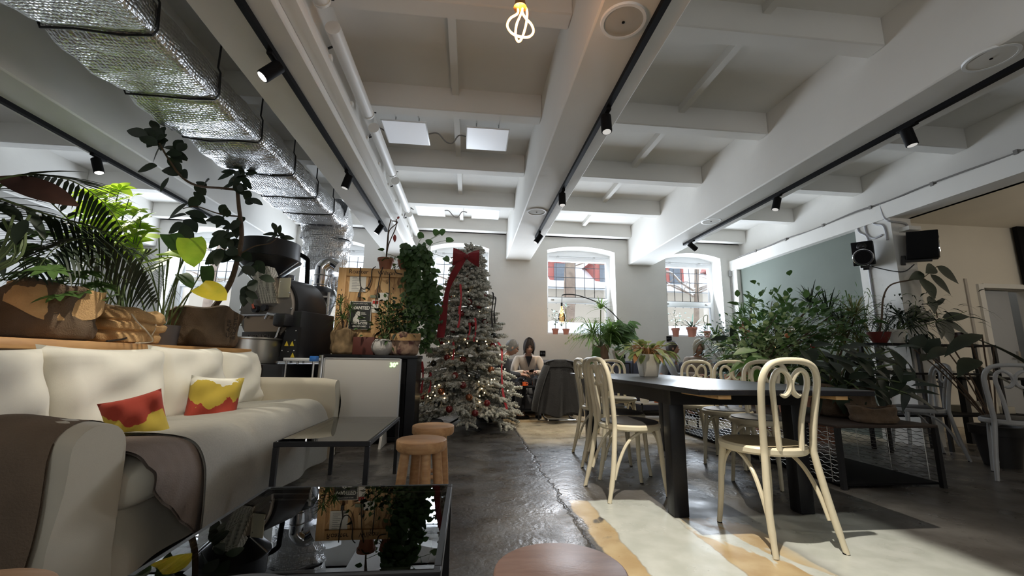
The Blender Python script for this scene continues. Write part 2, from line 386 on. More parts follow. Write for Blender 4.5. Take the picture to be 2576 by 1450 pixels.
# column, green partition, right-hand room
struct(B().box((4.97, 4.22, 0), (5.24, 4.68, 2.63)), 'column', WHITE)
struct(B().box((5.05, 4.68, 0), (5.35, YW, 2.62)), 'wall_green', GREENW)
struct(B().box((4.98, 7.12, 0), (5.06, YW, 2.62)), 'trim_1', WHITE)
YR = 5.6
b = B(); dx0, dx1, dz = 8.02, 9.02, 2.10
b.box((5.35, YR, 0), (dx0, YR + .25, 3.2)); b.box((dx1, YR, 0), (XR, YR + .25, 3.2)); b.box((dx0, YR, dz), (dx1, YR + .25, 3.2))
struct(b, 'wall_right', CREAMW)
struct(B().box((XR, YB, 0), (XR + .2, 7.5, 3.2)), 'wall_side', CREAMW)
struct(B().box((5.25, YB, 3.12), (XR + .2, 7.5, 3.3)), 'ceiling_right', CREAMW)
struct(B().box((5.3, YR + 1.6, -.1), (XR + .2, YR + 1.7, 3.2)), 'wall_corridor', mat('corridor_paint', (.42, .45, .50), .7))
area('corridor_fill', (8.5, YR + .9, 3.0), (8.5, YR + .9, 0), .8, .6, 2.2, (.85, .92, 1))  # added lamp, lifts the dark corridor seen past the door
struct(B().box((dx0 - .09, YR - .035, 0), (dx0, YR + .02, dz + .06)).box((dx1, YR - .035, 0), (dx1 + .09, YR + .02, dz + .06)).box((dx0, YR - .035, dz), (dx1, YR + .02, dz + .07)), 'door_1', WHITE)
d = B().box((dx0 + .02, YR + .10, .01), (dx1 - .38, YR + .14, dz - .02), .004).obj('door_2', mat('door_paint', (.40, .42, .45), .5), kind='structure')
hb = B(); hb.tube([(dx1 - .43, YR + .06, 1.02), (dx1 - .55, YR + .06, 1.02)], .011); hb.box((dx1 - .455, YR + .07, .93), (dx1 - .415, YR + .1, 1.12)); hb.obj('door_handle', STEEL, d)
struct(B().box((7.72, YR - .02, 0), (7.76, YR, 2.24)), 'trim_2', mat('trim_grey', (.45, .42, .38), .7))
# ---------------------------------------------------------------- outdoors: snowy yard and the house across it
b = B()
def snowf(u, v):
    x = lerp(-14, 16, u); y = lerp(7.85, 24, v); return (x, y, 1.22 + .55 * min(1, (y - 7.85) / 1.8) + .06 * sin(x * 1.7 + y) + .03 * sin(x * 4.1))
b.grid(snowf, 60, 24); b.obj('snow_ground', SNOW, kind='structure')
WALLM = mat('facade', (.50, .43, .35), .9, noise=.15, nscale=.8); REDM = mat('red_dormer', (.40, .11, .09), .8); ROOFS = SNOW; WGL = mat('far_window', (.12, .14, .17), .2)
t = T('house', 'beige house with snowy roof and red dormers seen through the windows', 'house', (1, 18, 1.6))
B().box((-15, 17, 1.4), (17, 24, 3.95)).obj('facade', WALLM, t)
b = B(); b.prism([(-15.5, 16.6, 3.9), (-15.5, 16.6, 4.1), (-15.5, 21, 6.6), (-15.5, 21, 4.0)], (33, 0, 0)); b.obj('snowy_roof', ROOFS, t)
for x in (-8.2, -3.4, .2, 3.75, 5.75, 8.9, 11.6):
    dd = B(); dd.box((x - .42, 16.9, 4.05), (x + .42, 19, 5.15)); dd.prism([(x - .6, 16.75, 5.15), (x, 16.75, 5.6), (x + .6, 16.75, 5.15)], (0, 2.4, 0)); q = dd.obj('dormer', REDM, t)
    B().box((x - .24, 16.86, 4.25), (x + .24, 16.92, 5.0)).obj('dormer_window', WGL, q)
for x in (-6, -1.2, 6.4, 11.5): B().box((x - .4, 16.95, 2.7), (x + .4, 17.02, 3.5)).obj('window', WGL, t)
TRK = mat('tree_bark', (.34, .25, .19), .9, noise=.4, nscale=6, bump=.5, bscale=12)
def yard_tree(base, h, r, label, seed, nb):
    rr = random.Random(seed); t = T('bare_tree', label, 'tree', base)
    b = B(); base = V(base); tp = [base + V((.05 * i, 0, h * i / 6)) + V((rr.uniform(-.06, .06), 0, 0)) for i in range(7)]
    b.tube(spline(tp, 3), [lerp(r, r * .55, i / 18) for i in range(19)], 10); b.obj('trunk', TRK, t)
    br = B(); sn = B()
    for i in range(nb):
        p = base + V((0, 0, rr.uniform(.15, .95) * h)); a = rr.choice((0, pi)) + rr.uniform(-.7, .7); l = rr.uniform(1.2, 2.8)
        pts = [p + V((cos(a) * l * s, sin(a) * l * s * .6, l * (.45 * s - rr.uniform(.15, .5) * s * s))) + V((rr.uniform(-.08, .08), 0, rr.uniform(-.08, .08))) * s for s in (0, .3, .6, 1)]
        sp_ = spline(pts, 4); rad_ = [lerp(.032, .008, j / 12) for j in range(13)]
        br.tube(sp_, rad_, 5); sn.tube([q + V((0, 0, .035)) for q in sp_], [x * .9 for x in rad_], 5)
        for w in range(5):
            q = sp_[rr.randint(3, 12)]; e = q + V((rr.uniform(-.6, .6), rr.uniform(-.3, .3), rr.uniform(-.35, .5)))
            br.tube([q, (q + e) / 2 + V((0, 0, .06)), e], [.012, .008, .004], 4)
    br.obj('branches', TRK, t); sn.obj('snow_cover', SNOW, t)
yard_tree((2.9, 12, 1.6), 6, .20, 'thick bare tree trunk in the snow behind the middle window', 3, 12)
yard_tree((6.6, 11.5, 1.6), 5, .08, 'snow laden bare tree behind the window nearest the green wall', 5, 22)
yard_tree((-.6, 12.5, 1.6), 5, .12, 'bare tree outside behind the christmas tree', 8, 16)
yard_tree((-7.2, 12, 1.6), 5, .12, 'bare tree outside the window behind the ledge plants', 9, 14)
# ---------------------------------------------------------------- sky and lights
wd = bpy.data.worlds.new('overcast'); S.world = wd; wd.use_nodes = True
wd.node_tree.nodes['Background'].inputs[0].default_value = (.80, .90, 1, 1); wd.node_tree.nodes['Background'].inputs[1].default_value = 2.2
WIN_E = [62, 44, 56, 70, 66]
for (x0, x1, z0, z1), e in zip(WINS, WIN_E):
    xc, zc = (x0 + x1) / 2, (z0 + z1) / 2
    area('daylight', (xc, 7.56, zc), (xc, 0, zc + 2.4), x1 - x0 - .16, z1 - z0 - .2, e, (.80, .89, 1))
# ---------------------------------------------------------------- ceiling fittings
ZB = 2.68
TRK_END = 5.78
LENS = mat('lamp_lens', (.9, .9, .85), .3, emit=(1, .95, .85), es=9)
LENSD = mat('lamp_lens_dim', (.5, .5, .5), .3, emit=(1, .97, .92), es=.45)
tracks = {}
for key, x, lab in (('LL', -3.40, 'black track rail on the beam over the ledge plants'), ('L', -1.22, 'black track rail on the beam beside the silver duct'),
                    ('M', .93, 'black track rail on the middle beam over the aisle'), ('R', 3.22, 'black track rail on the beam above the long table')):
    b = B(); b.box((x - .018, -2.6, ZB - .034 - (.01 if key == 'R' else 0)), (x + .018, TRK_END, ZB - (.01 if key == 'R' else 0)))
    tag(b.obj('track_rail', BLACKP, loc=(x, 1.5, ZB - .017)), lab, 'track rail', 'ceiling track rails')
def spotlight(px, py, x, d, label, lens=LENSD, y=None):
    p = at(px, py, X=x) if y is None else V((x, y, 0)); p = V((x, p.y, ZB - .034)); d = V(d).normalized()
    t = T('spotlight', label, 'spotlight', p, 'track spotlights')
    B().box((x - .017, p.y - .07, p.z - .022), (x + .017, p.y + .07, p.z + .001), .003).obj('adaptor', BLACKP, t)
    j = p + V((0, .0, -.075)); B().tube([p + V((0, 0, -.02)), j], .011, 8).obj('stem', BLACKP, t)
    a = j - d * .05; e = j + d * .085
    B().tube([a, a + d * .004, e - d * .004, e], [.034, .038, .038, .036], 16).obj('lamp_body', BLACKP, t)
    B().tube([e - d * .001, e + d * .002], .030, 16).obj('lens', lens, t, label='glowing lens')
    return e
spotlight(1524, 285, .93, (0, -.12, -1), 'black spotlight on middle track, nearest of its three')
spotlight(1414, 492, .93, (0, -.1, -1), 'black spotlight on middle track, second of its three')
spotlight(1356, 600, .93, (-.55, 0, -.8), 'black spotlight tilted at far end of the middle track')
spotlight(2283, 330, 3.22, (.12, -.1, -1), 'black spotlight on table track, nearest of its three')
spotlight(1954, 508, 3.22, (-.32, 0, -1), 'black spotlight on table track, second of its three')
spotlight(1740, 615, 3.22, (.75, 0, -.6), 'black spotlight tilted at far end of the table track')
spotlight(0, 0, .93, (.2, .55, -1), 'spotlight above the near table end, beyond the top edge', LENS, 1.44)
eL = spotlight(688, 175, -1.22, (-.55, -.25, -.8), 'lit spotlight beside the duct, shining on the sofa', LENS)
spotlight(876, 440, -1.22, (-.28, 0, -1), 'black spotlight on duct side track, second of its three')
spotlight(957, 560, -1.22, (-.5, 0, -.85), 'black spotlight at far end of the duct side track')
spotlight(246, 405, -3.40, (.3, .05, -.9), 'black spotlight above the bright yellow green plant', LENS)
WARM = (1, .90, .72)
spot('spot_over_table_end', (.955, 1.545, 2.47), (1.38, 2.12, 0), 250, (1, .94, .82), 62, .55, .016)
spot('spot_on_aisle', (.93, 4.04, 2.42), (1.0, 5.6, 0), 70, WARM, 50, .5)
spot('spot_on_platform', (.86, 5.60, 2.44), (1.1, 6.1, 0), 60, WARM, 52, .5)
spot('spot_on_sofa', eL + V((-.02, -.01, -.03)), (-2.05, 2.75, .75), 82, (1, .93, .78), 66, .6)
spot('spot_on_plants', (-3.36, 3.86, 2.43), (-2.75, 3.35, 1.6), 150, (1, .95, .80), 70, .5)
spot('spot_on_far_chairs', (3.32, 5.6, 2.46), (2.2, 4.7, .6), 60, WARM, 60, .5)
spot('spot_on_sofa_far', (-1.25, 3.83, 2.43), (-1.55, 4.75, 1.0), 48, (1, .92, .78), 84, .7)
spot('spot_on_pot', (.94, 2.57, 2.42), (1.75, 3.9, .75), 55, WARM, 48, .6)
spot('spot_on_table_plant', (3.18, 3.93, 2.42), (1.95, 3.85, .7), 60, WARM, 52, .6)
# round ceiling speakers
def ceil_speaker(x, y, label):
    t = T('ceiling_speaker', label, 'speaker', (x, y, ZB), 'round ceiling speakers')
    B().lathe([(.106, 0), (.122, 0), (.119, -.012), (.103, -.012), (.106, 0)], (x, y, ZB), 36).obj('bezel', TRIM, t)
    B().lathe([(0, -.010), (.105, -.006)], (x, y, ZB), 36).obj('grille', mat('speaker_grille', (.46, .45, .42), .8), t)
    B().lathe([(0, -.016), (.008, -.014), (.008, -.008)], (x, y, ZB), 10).obj('tweeter', BLACKP, t)
ceil_speaker(.77, 1.86, 'round white ceiling speaker on the middle beam near the camera')
ceil_speaker(.775, 4.76, 'small looking round speaker at far end of the middle beam')
ceil_speaker(3.02, 1.86, 'round ceiling speaker at near end of the beam over the table')
ceil_speaker(3.05, 4.78, 'small looking round speaker on the table beam near the windows')
# LED panels with their cables
PANEL = mat('panel_diffuser', (.86, .87, .9), .35, emit=(.85, .9, 1), es=.16)
def led(x, y, label):
    z = 3.2; s = .225; t = T('light_panel', label, 'light panel', (x, y, z), 'square ceiling light panels')
    B().box((x - s, y - s, z), (x + s, y + s, z + .012), .003).obj('frame', TRIM, t)
    B().box((x - s + .012, y - s + .012, z - .002), (x + s - .012, y + s - .012, z + .001)).obj('diffuser', PANEL, t)
    b = B()
    for dx in (-.12, .12): b.tube([(x + dx, y, z + .01), (x + dx, y, ZC)], .006, 6)
    b.obj('hanger', GREYP, t)
for x, y, l in ((-.72, 4.06, 'square white light panel nearest the duct, front pair'), (.125, 4.08, 'square white light panel nearest the middle beam, front pair'),
                (-.68, 6.36, 'square white light panel of the far pair, on the duct side'), (.2, 6.38, 'square white light panel of the far pair, by the middle beam')): led(x, y, l)
CAB = mat('grey_cable', (.20, .19, .18), .6)
for y, l in ((4.07, 'grey cable sagging between the front pair of light panels'), (6.37, 'grey cable sagging between the far pair of light panels')):
    b = B(); b.tube(spline([(-.495, y, 3.215), (-.40, y, 3.23), (-.31, y, 3.14), (-.24, y, 3.13), (-.18, y, 3.22), (-.1, y, 3.215)], 5), .008, 6)
    b.thing('cable', l, 'cable', CAB, (-.3, y, 3.2), 'panel cables')
    b = B(); b.tube(spline([(-.945, y, 3.215), (-1.0, y - .02, 3.23), (-1.05, y - .12, 3.1), (-1.06, y - .2, 3.0)], 5), .008, 6)
    b.thing('cable', l.replace('sagging between', 'running to the beam from'), 'cable', CAB, (-1, y, 3.1), 'panel cables')
# white tray and pipes on the flank of the duct-side beam
PIPEW = mat('white_pipe', (.78, .77, .74), .45)
b = B().box((-1.06, -2.6, 2.73), (-.965, 7.28, 2.80), .006).box((-1.06, -2.6, 2.82), (-1.0, 7.28, 2.87), .006)
for i in range(16): b.box((-.975, -1 + i * .5, 2.80), (-.955, -.97 + i * .5, 2.83))
tag(b.obj('cable_tray', PIPEW, loc=(-1.0, 2, 2.73)), 'long white cable tray fixed along the duct side beam', 'cable tray')
for j, (ya, yb) in enumerate(((1.2, 2.28), (2.50, 3.47), (3.70, 4.66), (4.88, 5.85), (6.06, 7.0))):
    t = T('pipe', ('nearest', 'second', 'third', 'fourth', 'farthest')[j] + ' white pipe length between ceiling ribs beside the cable tray', 'pipe', (-.95, ya, 3.02), 'white pipes between the ribs')
    B().tube([(-.965, ya, 3.03), (-.965, yb, 3.03)], .052, 14).obj('pipe_body', PIPEW, t)
    b = B(); b.tube([(-.965, yb - .002, 3.03), (-.965, yb + .014, 3.03)], .056, 14); b.obj('end_cap', PIPEW, t)
    b = B(); b.tube([(-.965, yb, 3.06), (-.965, yb + .03, 3.06), (-.90, yb + .03, 3.06)], .006, 6); b.obj('hook', BLACK, t); b = B(); b.tube([(-1.06, ya + .2, 3.03), (-.965, ya + .2, 3.085)], .008, 6); b.obj('bracket', BLACK, t)
# duct wrapped in bubble foil
def foil():
    m = bpy.data.materials.new('bubble_foil'); m.use_nodes = True; nt = m.node_tree; N = nt.nodes; L = nt.links; p = N['Principled BSDF']
    p.inputs['Metallic'].default_value = 1; p.inputs['Roughness'].default_value = .36; p.inputs['Base Color'].default_value = (.74, .74, .75, 1)
    tc = N.new('ShaderNodeTexCoord'); v = N.new('ShaderNodeTexVoronoi'); v.inputs['Scale'].default_value = 42; v.inputs['Randomness'].default_value = .35
    n = N.new('ShaderNodeTexNoise'); n.inputs['Scale'].default_value = 5; n.inputs['Detail'].default_value = 5; n.inputs['Distortion'].default_value = .8
    for q in (v, n): L.new(tc.outputs['Object'], q.inputs['Vector'])
    b1 = N.new('ShaderNodeBump'); b1.inputs['Strength'].default_value = .8; b1.inputs['Distance'].default_value = .012; b1.invert = True; L.new(v.outputs[0], b1.inputs['Height'])
    b2 = N.new('ShaderNodeBump'); b2.inputs['Strength'].default_value = .55; b2.inputs['Distance'].default_value = .07; L.new(n.outputs[0], b2.inputs['Height'])
    L.new(b1.outputs[0], b2.inputs['Normal']); L.new(b2.outputs[0], p.inputs['Normal']); return m
FOIL = foil()
duct = T('air_duct', 'large silver foil wrapped air duct under the ceiling', 'air duct', (-2.17, 2, 2.7))
seams = [-1.2, -.1, .95, 1.75, 2.3, 2.9, 3.5, 4.15, 4.75, 5.3, 5.72]
XA, XB2 = -2.50, -1.86
for i, (ya, yb) in enumerate(zip(seams, seams[1:])):
    ph = U(0, 6)
    def sec(u, v, ya=ya, yb=yb, ph=ph):
        y = lerp(ya, yb, u); a = 2 * pi * v; pw = .34; e = sin(pi * u) ** .6
        cx, cz = cos(a), sin(a); x = math.copysign(abs(cx) ** pw, cx); z = math.copysign(abs(cz) ** pw, cz)
        bulge = .012 * e * (1 + sin(3 * a + ph)) + .008 * sin(5 * u * pi + 2 * a + ph) * e
        xm = lerp(-2.18, -2.10, max(0, (y - 3) / 3))
        return (xm + x * (.315 + bulge), y, 2.815 + z * (.112 + bulge) - (.025 * e if cz < -.3 else 0))
    b = B(); b.grid(sec, 10, 36, cv=True); b.obj('duct_section', FOIL, duct, ang=60)
for y in seams[1:-1]:
    xm = lerp(-2.18, -2.10, max(0, (y - 3) / 3)); b = B(); w = U(-.02, .02)
    pr = [(xm - .32, y, 2.98), (xm - .325, y + w, 2.75), (xm - .30, y + w, 2.698), (xm - .1, y - w, 2.69), (xm + .12, y + w, 2.692), (xm + .30, y, 2.698), (xm + .322, y, 2.74), (xm + .322, y - .02, 2.90), (xm + .30, y - .02, 2.94), (xm + .30, y - .02, 3.38)]
    b.tube(pr, .007, 6); b.obj('strap', BLACK, duct)
def elbow(u, v):
    a = 2 * pi * v; cx, cz = cos(a), sin(a); pw = .5; x = math.copysign(abs(cx) ** pw, cx); z = math.copysign(abs(cz) ** pw, cz); ang = u * pi / 2
    rr = 1 + .05 * sin(7 * a + u * 9) + .03 * sin(17 * u + 3 * a)
    cy, cz0 = 5.7, 2.55; d = .33 + z * .2 * rr
    return (-2.10 + x * .33 * rr, cy + sin(ang) * d, cz0 + cos(ang) * d)
B().grid(elbow, 10, 32, cv=True).obj('duct_elbow', FOIL, duct, ang=60)
def drop(u, v):
    a = 2 * pi * v; rr = 1 + .06 * sin(9 * a + u * 5) + .05 * sin(23 * u + 2 * a) - .18 * u
    return (-2.10 + cos(a) * .33 * rr, 6.03 + sin(a) * .2 * rr, 2.56 - .5 * u)
B().grid(drop, 14, 32, cv=True).lathe([(0, 0), (.27, 0)], (-2.10, 6.03, 2.06), 24).obj('duct_drop', FOIL, duct, ang=60)
def flex(u, v):
    a = 2 * pi * v; r = .11 + .008 * sin(u * 60); p = (V((-2.1, 6.03, 2.08)), V((-2.0, 6.0, 1.9)), V((-1.75, 5.95, 1.82)), V((-1.5, 5.9, 1.9)))
    s = 1 - u; q = p[0] * s ** 3 + p[1] * 3 * s * s * u + p[2] * 3 * s * u * u + p[3] * u ** 3
    return (q.x, q.y + cos(a) * r, q.z + sin(a) * r)
B().grid(flex, 60, 16, cv=True).obj('flexible_hose', FOIL, duct, ang=60)
# cables on the ledge of the right-hand beam
pts = [(4.965, -1 + i * .4, 2.83 + .012 * sin(i * 2.3)) for i in range(21)]
b = B(); b.tube(spline(pts, 3), .010, 6); b.tube(spline([(x - .012, y, z + .006 * sin(i * 5)) for i, (x, y, z) in enumerate(pts)], 3), .008, 6)
for i in range(10): b.box((4.94, .2 + i * .7, 2.80), (4.99, .23 + i * .7, 2.845))
b.tube(spline([(4.96, 7.0, 2.83), (4.97, 7.18, 2.80), (4.97, 7.25, 2.70), (4.97, 7.27, 2.62)], 4), .008, 6)
tag(b.obj('cable_bundle', CAB, loc=(4.96, 3, 2.83)), 'long grey cable bundle clipped along the ledge of the right beam', 'cable')
b = B().box((4.93, 7.255, 2.52), (5.01, 7.30, 2.64), .006); b.tube([(4.97, 7.28, 2.52), (4.97, 7.28, 1.2)], .010, 6)
b.thing('junction_box', 'small grey junction box on window wall beside the green wall', 'junction box', GREYP, (4.97, 7.28, 2.5))
COND = mat('column_conduit', (.36, .36, .38), .5)
for i, (pp, lab) in enumerate((([(4.962, 4.62, 2.80), (4.962, 4.62, 2.58), (4.955, 4.52, 2.48), (4.955, 4.5, 2.36)], 'grey conduit on column ending at the window side loudspeaker'),
                ([(4.962, 4.53, 2.80), (4.962, 4.52, 2.52), (4.962, 4.44, 2.43), (4.962, 4.33, 2.44)], 'grey conduit on column with a short sideways hook'),
                ([(4.962, 4.44, 2.81), (4.962, 4.42, 2.62), (4.962, 4.30, 2.54), (4.962, 4.28, 2.36)], 'grey conduit on column making a double bend'),
                ([(4.962, 4.30, 2.82), (4.955, 4.27, 2.64), (4.96, 4.21, 2.57), (5.15, 4.205, 2.55), (5.18, 4.205, 2.45)], 'grey conduit wrapping round the near corner of the column'),
                ([(4.958, 4.55, 2.1), (4.958, 4.55, .3)], 'straight grey conduit running down the column to the plants'))):
    B().tube(spline(pp, 5), .012, 8).thing('conduit', lab, 'conduit', COND, pp[0], 'conduits on the column')
b = B(); b.tube(spline([(-3.05, -.5, 3.1), (-3.03, 2.0, 3.1), (-2.95, 3.0, 3.12), (-2.6, 3.3, 3.13), (-2.55, 4.2, 3.13), (-2.3, 4.6, 3.14)], 5), .011, 6)
b.thing('cable', 'black cable bent along the ceiling beyond the silver duct', 'cable', BLACK, (-2.9, 2.5, 3.1))
# loudspeakers on brackets
def loudspeaker(c, fx, up, s, label):
    """fx: direction the front faces"""
    f = V(fx).normalized(); u = V(up).normalized(); r = f.cross(u).normalized(); u = r.cross(f)
    m = Matrix(((r.x, f.x, u.x, c[0]), (r.y, f.y, u.y, c[1]), (r.z, f.z, u.z, c[2]), (0, 0, 0, 1)))
    w, d, h = s; t = T('loudspeaker', label, 'loudspeaker', c, 'loudspeakers on the column')
    B().box((-w / 2, -d / 2, -h / 2), (w / 2, d / 2, h / 2), .008, m).obj('cabinet', BLACKP, t)
    mm = m @ Matrix.Translation((0, d / 2, -h * .16)) @ Matrix.Rotation(-pi / 2, 4, 'X')
    B().lathe([(.02, -.012), (.05, -.02), (.085, .004), (.1, .004), (.1, 0)], (0, 0, 0), 28, mm).obj('woofer', mat('cone_black', (.03, .03, .04), .35), t)
    B().lathe([(.088, .005), (.094, .012), (.102, .008), (.104, 0)], (0, 0, 0), 28, mm).obj('woofer_ring', CHROME, t, label='chrome ring')
    mm = m @ Matrix.Translation((0, d / 2, h * .29)) @ Matrix.Rotation(-pi / 2, 4, 'X')
    B().lathe([(0, .010), (.018, .006), (.03, 0), (.045, .004), (.05, 0)], (0, 0, 0), 20, mm).obj('tweeter', BLACKG, t)
    B().box((-.04, -d / 2 - .02, -h / 2 - .03), (.04, d * .3, -h / 2), .004, m).box((-.03, -d / 2 - .05, -h / 2 - .06), (.03, -d / 2 - .01, -h / 2 + .05), .004, m).obj('bracket', BLACK, t)
loudspeaker((4.79, 4.44, 2.225), (-.75, -.62, -.18), (-.1, -.1, 1), (.20, .26, .29), 'black loudspeaker with silver ringed cone on the window side of column')
loudspeaker((5.14, 4.06, 2.235), (.62, -.75, -.08), (0, -.1, 1), (.24, .26, .31), 'black loudspeaker on the near face of the column')
B().tube(spline([(4.86, 4.42, 2.06), (4.93, 4.25, 1.97), (4.99, 4.16, 1.95), (5.05, 4.1, 2.02)], 5), .006, 6).thing('cable', 'thin black wire looping between the two loudspeakers', 'cable', BLACK, (4.93, 4.25, 1.98))
B().box((5.06, 4.10, 2.44), (5.22, 4.22, 2.49), .006).thing('mount_box', 'small white box on the column above the near loudspeaker', 'box', WHITE, (5.14, 4.2, 2.44))
# hanging knot filament bulb
kb = T('knot_bulb', 'glowing orange knot shaped light bulb hanging near the top', 'light bulb', at(1308, 55, Y=1.6))
c = WL[kb.name]; s = .030
FIL = mat('neon_filament', (1, .5, .2), .4, emit=(1, .40, .12), es=7)
pts = []
for i in range(40):
    a = 2 * pi * i / 40; k = 1.75
b = B(); K = lambda x, y, dy: at(x, y, Y=1.6 + dy)
for pl_ in ([(1299, 8, 0), (1303, 32, .01), (1284, 46, .02), (1276, 64, .01), (1286, 82, -.01), (1306, 92, -.02), (1330, 93, -.01), (1342, 80, .01), (1337, 62, .02), (1323, 46, .01), (1314, 30, 0), (1317, 8, 0)],
            [(1309, 8, .02), (1312, 30, .02), (1300, 60, -.03), (1297, 88, -.02), (1303, 104, 0), (1312, 98, .02), (1322, 68, .03), (1326, 40, .02), (1324, 22, .01), (1312, 12, .015)]): b.tube(spline([K(*q_) for q_ in pl_], 5), .0052, 8)
b.obj('filament', FIL, kb)
B().lathe([(.0, .112), (.022, .112), (.026, .085), (.030, .072), (.0, .070)], c, 18).obj('socket', mat('brass', (.55, .30, .12), .3, 1), kb)
B().tube([c + V((0, 0, .11)), V((c.x, c.y, ZC))], .004, 6).obj('cord', BLACK, kb)
pl = bpy.data.lights.new('bulb_glow', 'POINT'); pl.energy = 5; pl.color = (1, .5, .2); pl.shadow_soft_size = .05; o = bpy.data.objects.new('bulb_glow', pl); COL.objects.link(o); o.location = c - V((0, 0, .01))
# warm lamps of the right-hand room
for x, y in ((6.9, 2.0), (8.3, 3.2)):
    t = T('pendant_lamp', 'round pendant lamp hanging in the right room, %s' % ('near' if y < 3 else 'far'), 'pendant lamp', (x, y, 2.1))
    B().ball((x, y, 2.1), .12, 20).obj('shade', mat('warm_shade', (.9, .8, .6), .5, emit=(1, .82, .58), es=2.5), t); B().tube([(x, y, 2.2), (x, y, 3.12)], .004, 6).obj('cord', BLACK, t)
    l = bpy.data.lights.new('warm_lamp', 'POINT'); l.energy = 60; l.color = (1, .90, .76); l.shadow_soft_size = .14; o = bpy.data.objects.new('warm_lamp', l); COL.objects.link(o); o.location = (x, y, 2.1)
# ---------------------------------------------------------------- cushions, sofa, ledge
def pillow(b, c, w, h, t, m, puff=.9, n=14, wr=.012, seed=0, corner=.10):
    """pillow in its own XZ plane, thickness along Y; m rotates it"""
    rr = random.Random(seed); ph = [rr.uniform(0, 6) for _ in range(6)]; c = V(c)
    def pt(s):
        def f(u, v):
            a, q = 2 * u - 1, 2 * v - 1
            ox = a * (1 - corner * (1 - q * q) * abs(a)); oz = q * (1 - corner * (1 - a * a) * abs(q))
            th = t / 2 * (max(0, 1 - a ** 4) * max(0, 1 - q ** 4)) ** .45
            wv = wr * (sin(5 * a + 3 * q + ph[0]) + sin(7 * q - 4 * a + ph[1]) * .7 + sin(11 * a + ph[2]) * .4 * abs(q)) * (1 - max(abs(a), abs(q)) ** 6)
            return c + m @ V((ox * w / 2, s * (th + wv), oz * h / 2))
        return f
    b.grid(pt(1), n, n); b.grid(pt(-1), n, n); bmesh.ops.remove_doubles(b.bm, verts=b.bm.verts, dist=.0008); return b
def rot(rz=0, rx=0, ry=0): return (Matrix.Rotation(rz, 3, 'Z') @ Matrix.Rotation(rx, 3, 'X') @ Matrix.Rotation(ry, 3, 'Y'))
struct(B().box((-2.62, -.5, 0), (-2.20, 4.42, .893)), 'wall_low', mat('half_wall', (.16, .13, .11), .7))
b = B().box((-2.64, -.5, .893), (-2.135, 4.47, .945), .006)
tag(b.obj('wooden_ledge', WOODL, loc=(-2.4, 2, .893)), 'long honey coloured wooden ledge behind the sofa', 'ledge')
sofa = T('sofa', 'long cream sofa with loose covers along the wooden ledge', 'sofa', (-1.7, 2.8, 0))
b = B().box((-2.15, 1.80, .02), (-1.36, 3.98, .30), .03)
b.obj('base', LINEN2, sofa)
def skirt(u, v):
    y = lerp(1.80, 3.98, u); return (-1.325 + .022 * sin(u * 31) * (1 - v) * .6 + .012 * sin(u * 13 + 1), y, .015 + .30 * v)
b = B(); b.grid(skirt, 60, 6); b.grid(lambda u, v: (skirt(u, v)[0] - .02, skirt(u, v)[1], skirt(u, v)[2]), 60, 6); b.obj('skirt', LINEN2, sofa)
def cush(y0, y1, x0, x1, z0, z1, name, m, p=.25, seed=1):
    rr = random.Random(seed); f1, f2 = rr.uniform(0, 6), rr.uniform(0, 6)
    def f(u, v):
        a = 2 * pi * u; ph = pi * (v - .5); sg = lambda t, e: math.copysign(abs(t) ** e, t)
        k = sg(cos(ph), .3); x = sg(cos(a), p) * k; y = sg(sin(a), p) * k; z = sg(sin(ph), .55)
        wv = .010 * sin(4 * x + 3 * y + f1) + .008 * sin(7 * y + f2)
        return (lerp(x0, x1, .5 + x / 2) + wv, lerp(y0, y1, .5 + y / 2), lerp(z0, z1, .5 + z / 2) + wv + .018 * (1 - x * x) * (1 - y * y) * (1 if z > 0 else 0))
    b = B(); b.grid(f, 40, 16, cu=True); bmesh.ops.remove_doubles(b.bm, verts=b.bm.verts, dist=.001); return b.obj(name, m, sofa, ang=50)
for i, (a, c_) in enumerate(((1.79, 2.55), (2.55, 3.27), (3.27, 3.96))): cush(a, c_, -2.12, -1.24, .27, .465, 'seat_cushion', LINEN2, seed=i)
B().box((-2.19, 1.6, .02), (-2.02, 4.08, .80), .05, seg=3).obj('backrest', LINEN2, sofa)
def arm(y0, y1, zt, name, m, x0=-2.17, x1=-1.285, flare=.05, rnd=.07):
    def f(u, v):
        x = lerp(x0, x1, u); k = v * 3.0
        w = (y1 - y0) / 2; yc = (y0 + y1) / 2
        if k < 1: y, z = y0 - flare * (1 - k) + .0, lerp(.01, zt - w * .8, k)
        elif k < 2: a = pi * (k - 1); y, z = yc - w * cos(a), zt - w * .8 + w * .8 * sin(a)
        else: y, z = y1 + flare * .2 * (k - 2), lerp(zt - w * .8, .01, k - 2)
        return (x + .008 * sin(z * 17) + .006 * sin(9 * z + 4 * y), y, z - .02 * max(0, u - .85) / .15)
    b = B(); b.grid(f, 16, 30); b.bm.verts.ensure_lookup_table(); n = 31
    b.bm.faces.new([b.bm.verts[16 * n + i] for i in range(n)]); b.bm.faces.new([b.bm.verts[i] for i in range(n)][::-1])
    return b.obj(name, m, sofa, ang=50)
arm(1.57, 1.79, .645, 'armrest', LINEN2); arm(3.97, 4.13, .69, 'armrest', LINEN2, x1=-1.19, flare=0)
